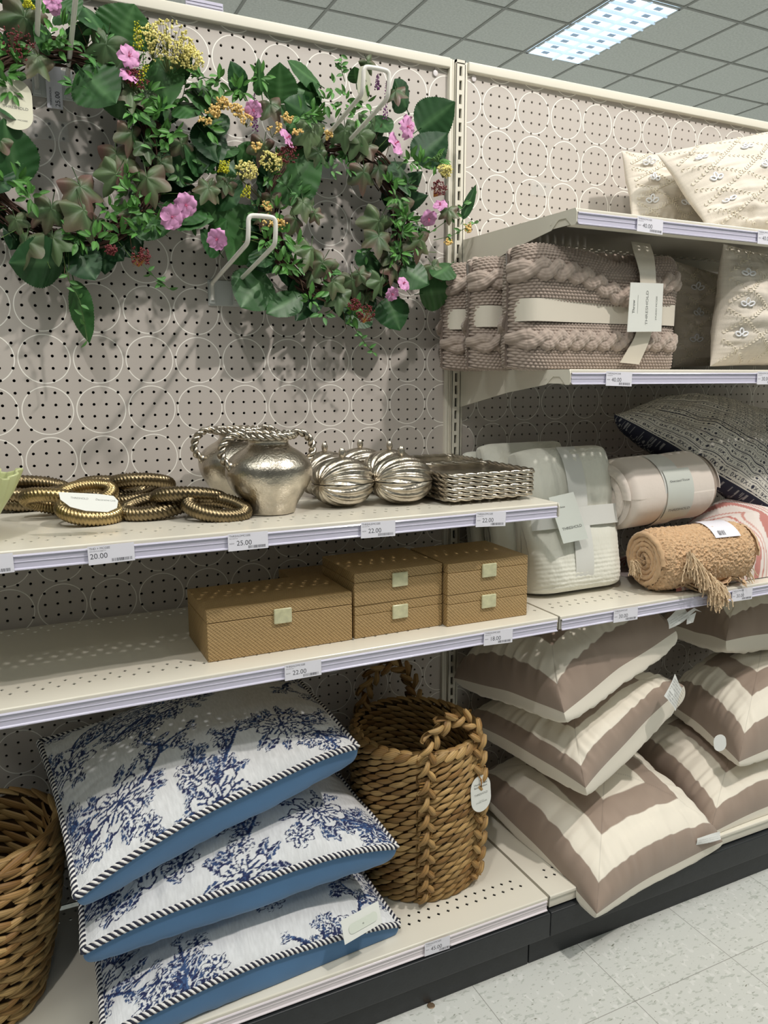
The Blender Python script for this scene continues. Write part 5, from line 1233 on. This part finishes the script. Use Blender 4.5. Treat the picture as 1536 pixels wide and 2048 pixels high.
ivy1=[(620,260,180),(640,430,200),(140,100,190),(680,900,190),(680,1020,160),(860,1040,180),(770,780,140),(850,850,120),(470,1090,190),(490,1230,200),(300,1220,160),(310,1390,170),(150,1410,170),(1220,1100,120),(1330,1080,90),(0,820,100),(1060,840,110),(760,520,150),(220,330,150),(940,950,110),(560,1300,120)]
fl1=[(310,10,75),(320,50,55),(755,330,95),(755,440,85),(1085,1200,108),(1005,1270,116)]
sp1=[(310,220),(370,160),(340,290),(60,320),(30,430),(60,520),(250,90),(800,640),(880,720),(950,800),(760,1120),(740,1250),(840,1230),(700,1370),(560,1400),(460,1390),(930,650),(1010,780),(180,1150),(100,1060),(30,1060),(640,1230),(820,1360),(1180,450),(1280,480),(1390,530),(1190,520),(860,560),(30,240),(740,1050),(900,1300)]
ex1=[('u',990,260,150),('u',900,235,90),('u',1060,300,90),('u',1120,340,70),('r',110,250,95),('r',800,460,62),('r',820,1500,62,1),('r',650,1460,30,1),('g',810,290,800,120,1),('g',830,520,840,300),('g',790,500,860,380,1),('y',1250,650,40),('y',1300,600,34),('y',1380,640,40),('g',1310,1000,1300,940,1),('g',170,40,160,0,1)]
w1=wreath('left flower wreath with a big yellow umbel, cut by the left photo edge',4.95,72.1,6.75,0,0,2.925,big1,ivy1,fl1,sp1,-3.0,33,ex1,[[(820,1530),(880,1600),(940,1650),(990,1690)],[(370,1500),(400,1640),(470,1760),(510,1990)],[(1050,1000),(1100,930),(1180,950),(1230,1010)],[(1000,660),(1070,570),(1090,470)],[(1130,390),(1190,450),(1280,480)]])
P=onY(31,208,-4.2); U=nrm([1,.12,0]); V=nrm([.02,.1,1])
tagcard('paper_tag',oval(2.3,3.6,1.1,12),P,U,V,mat('tag_card_cream',(214,212,190),.5),w1,.05)
text('tag_text','THRESHOLD',.27,P-V*.35,U,V,tinyink,w1,True,fit=1.7,ext=.012); text('tag_text','Wreath',.24,P+V*.5,U,V,tagblack,w1,True,ext=.012); text('tag_text','STUDIO MCGEE',.14,P-V*1.15,U,V,tinyink,w1,True,fit=1.5,ext=.012)

P=onZ(862,2011,.03); mb=MB(); mb.ell(P,.36,.36,.03,8); obj('coin',mb,mat('copper_coin',(150,128,104),.4,.6),label='small brown coin lying on the tile floor near the black base',cat='coin')

P=onY(728,168,-4.6); U=nrm([.8,.5,-.35]); V=nrm([.25,.2,1])
tagcard('paper_tag',oval(1.9,2.9,.95,12),P,U,V,mat('tag_card_olive',(176,178,158),.6),w2,.04); text('tag_text','Wreath',.2,P+V*.4,U,V,tagblack,w2,True,ext=.012)
# ================================================================ lights
def area(name,x,y,z,sx,sy,power,col,target=None,spread=None):
    ld=bpy.data.lights.new(name,'AREA'); ld.shape='RECTANGLE'; ld.size=sx*I; ld.size_y=sy*I; ld.energy=power; ld.color=col
    o=bpy.data.objects.new(name,ld); COL.objects.link(o); o.location=Vector((x*I,y*I,z*I))
    if target is not None:
        o.rotation_euler=(Vector(target)*I-o.location).to_track_quat('-Z','Y').to_euler()
    return o
for (x,y,p) in ((84,-48,25),(0,-48,25),(84,-144,9),(0,-144,9),(168,-48,18),(168,-144,12),(252,-48,26),(252,-144,12),(-84,-48,20),(-84,-144,9),(252,330,105),(348,40,70),(160,330,105),(80,330,80),(300,390,80),(400,250,80)):  # lamps behind the panels are added fill, bouncing light onto the ceiling
    area('fluorescent_and_fill',x,y,CZ-2,22,46,p*KF,(.97,1.0,.96))
def spot(name,loc,r,power,col,target,ang=70,blend=.5):
    ld=bpy.data.lights.new(name,'SPOT'); ld.energy=power; ld.color=col; ld.shadow_soft_size=r*I; ld.spot_size=math.radians(ang); ld.spot_blend=blend
    o=bpy.data.objects.new(name,ld); COL.objects.link(o); o.location=Vector(np.array(loc)*I); o.rotation_euler=(Vector(target)*I-o.location).to_track_quat('-Z','Y').to_euler()
spot('track_spotlight',(80,-76,CZ-4),2.2,KS,(1,.93,.87),(30,-5,45),100)
spot('track_spotlight',(-25,-86,CZ-4),2.2,KS*.45,(1,.95,.9),(30,-5,40),100)
w=bpy.data.worlds.new('world'); bpy.context.scene.world=w; w.use_nodes=True
w.node_tree.nodes['Background'].inputs[0].default_value=(.86,.92,.88,1); w.node_tree.nodes['Background'].inputs[1].default_value=KW
sc=bpy.context.scene; sc.view_settings.view_transform='Standard'; sc.view_settings.look='None'; sc.view_settings.exposure=EXPO; sc.view_settings.gamma=1; sc.view_settings.use_curve_mapping=False
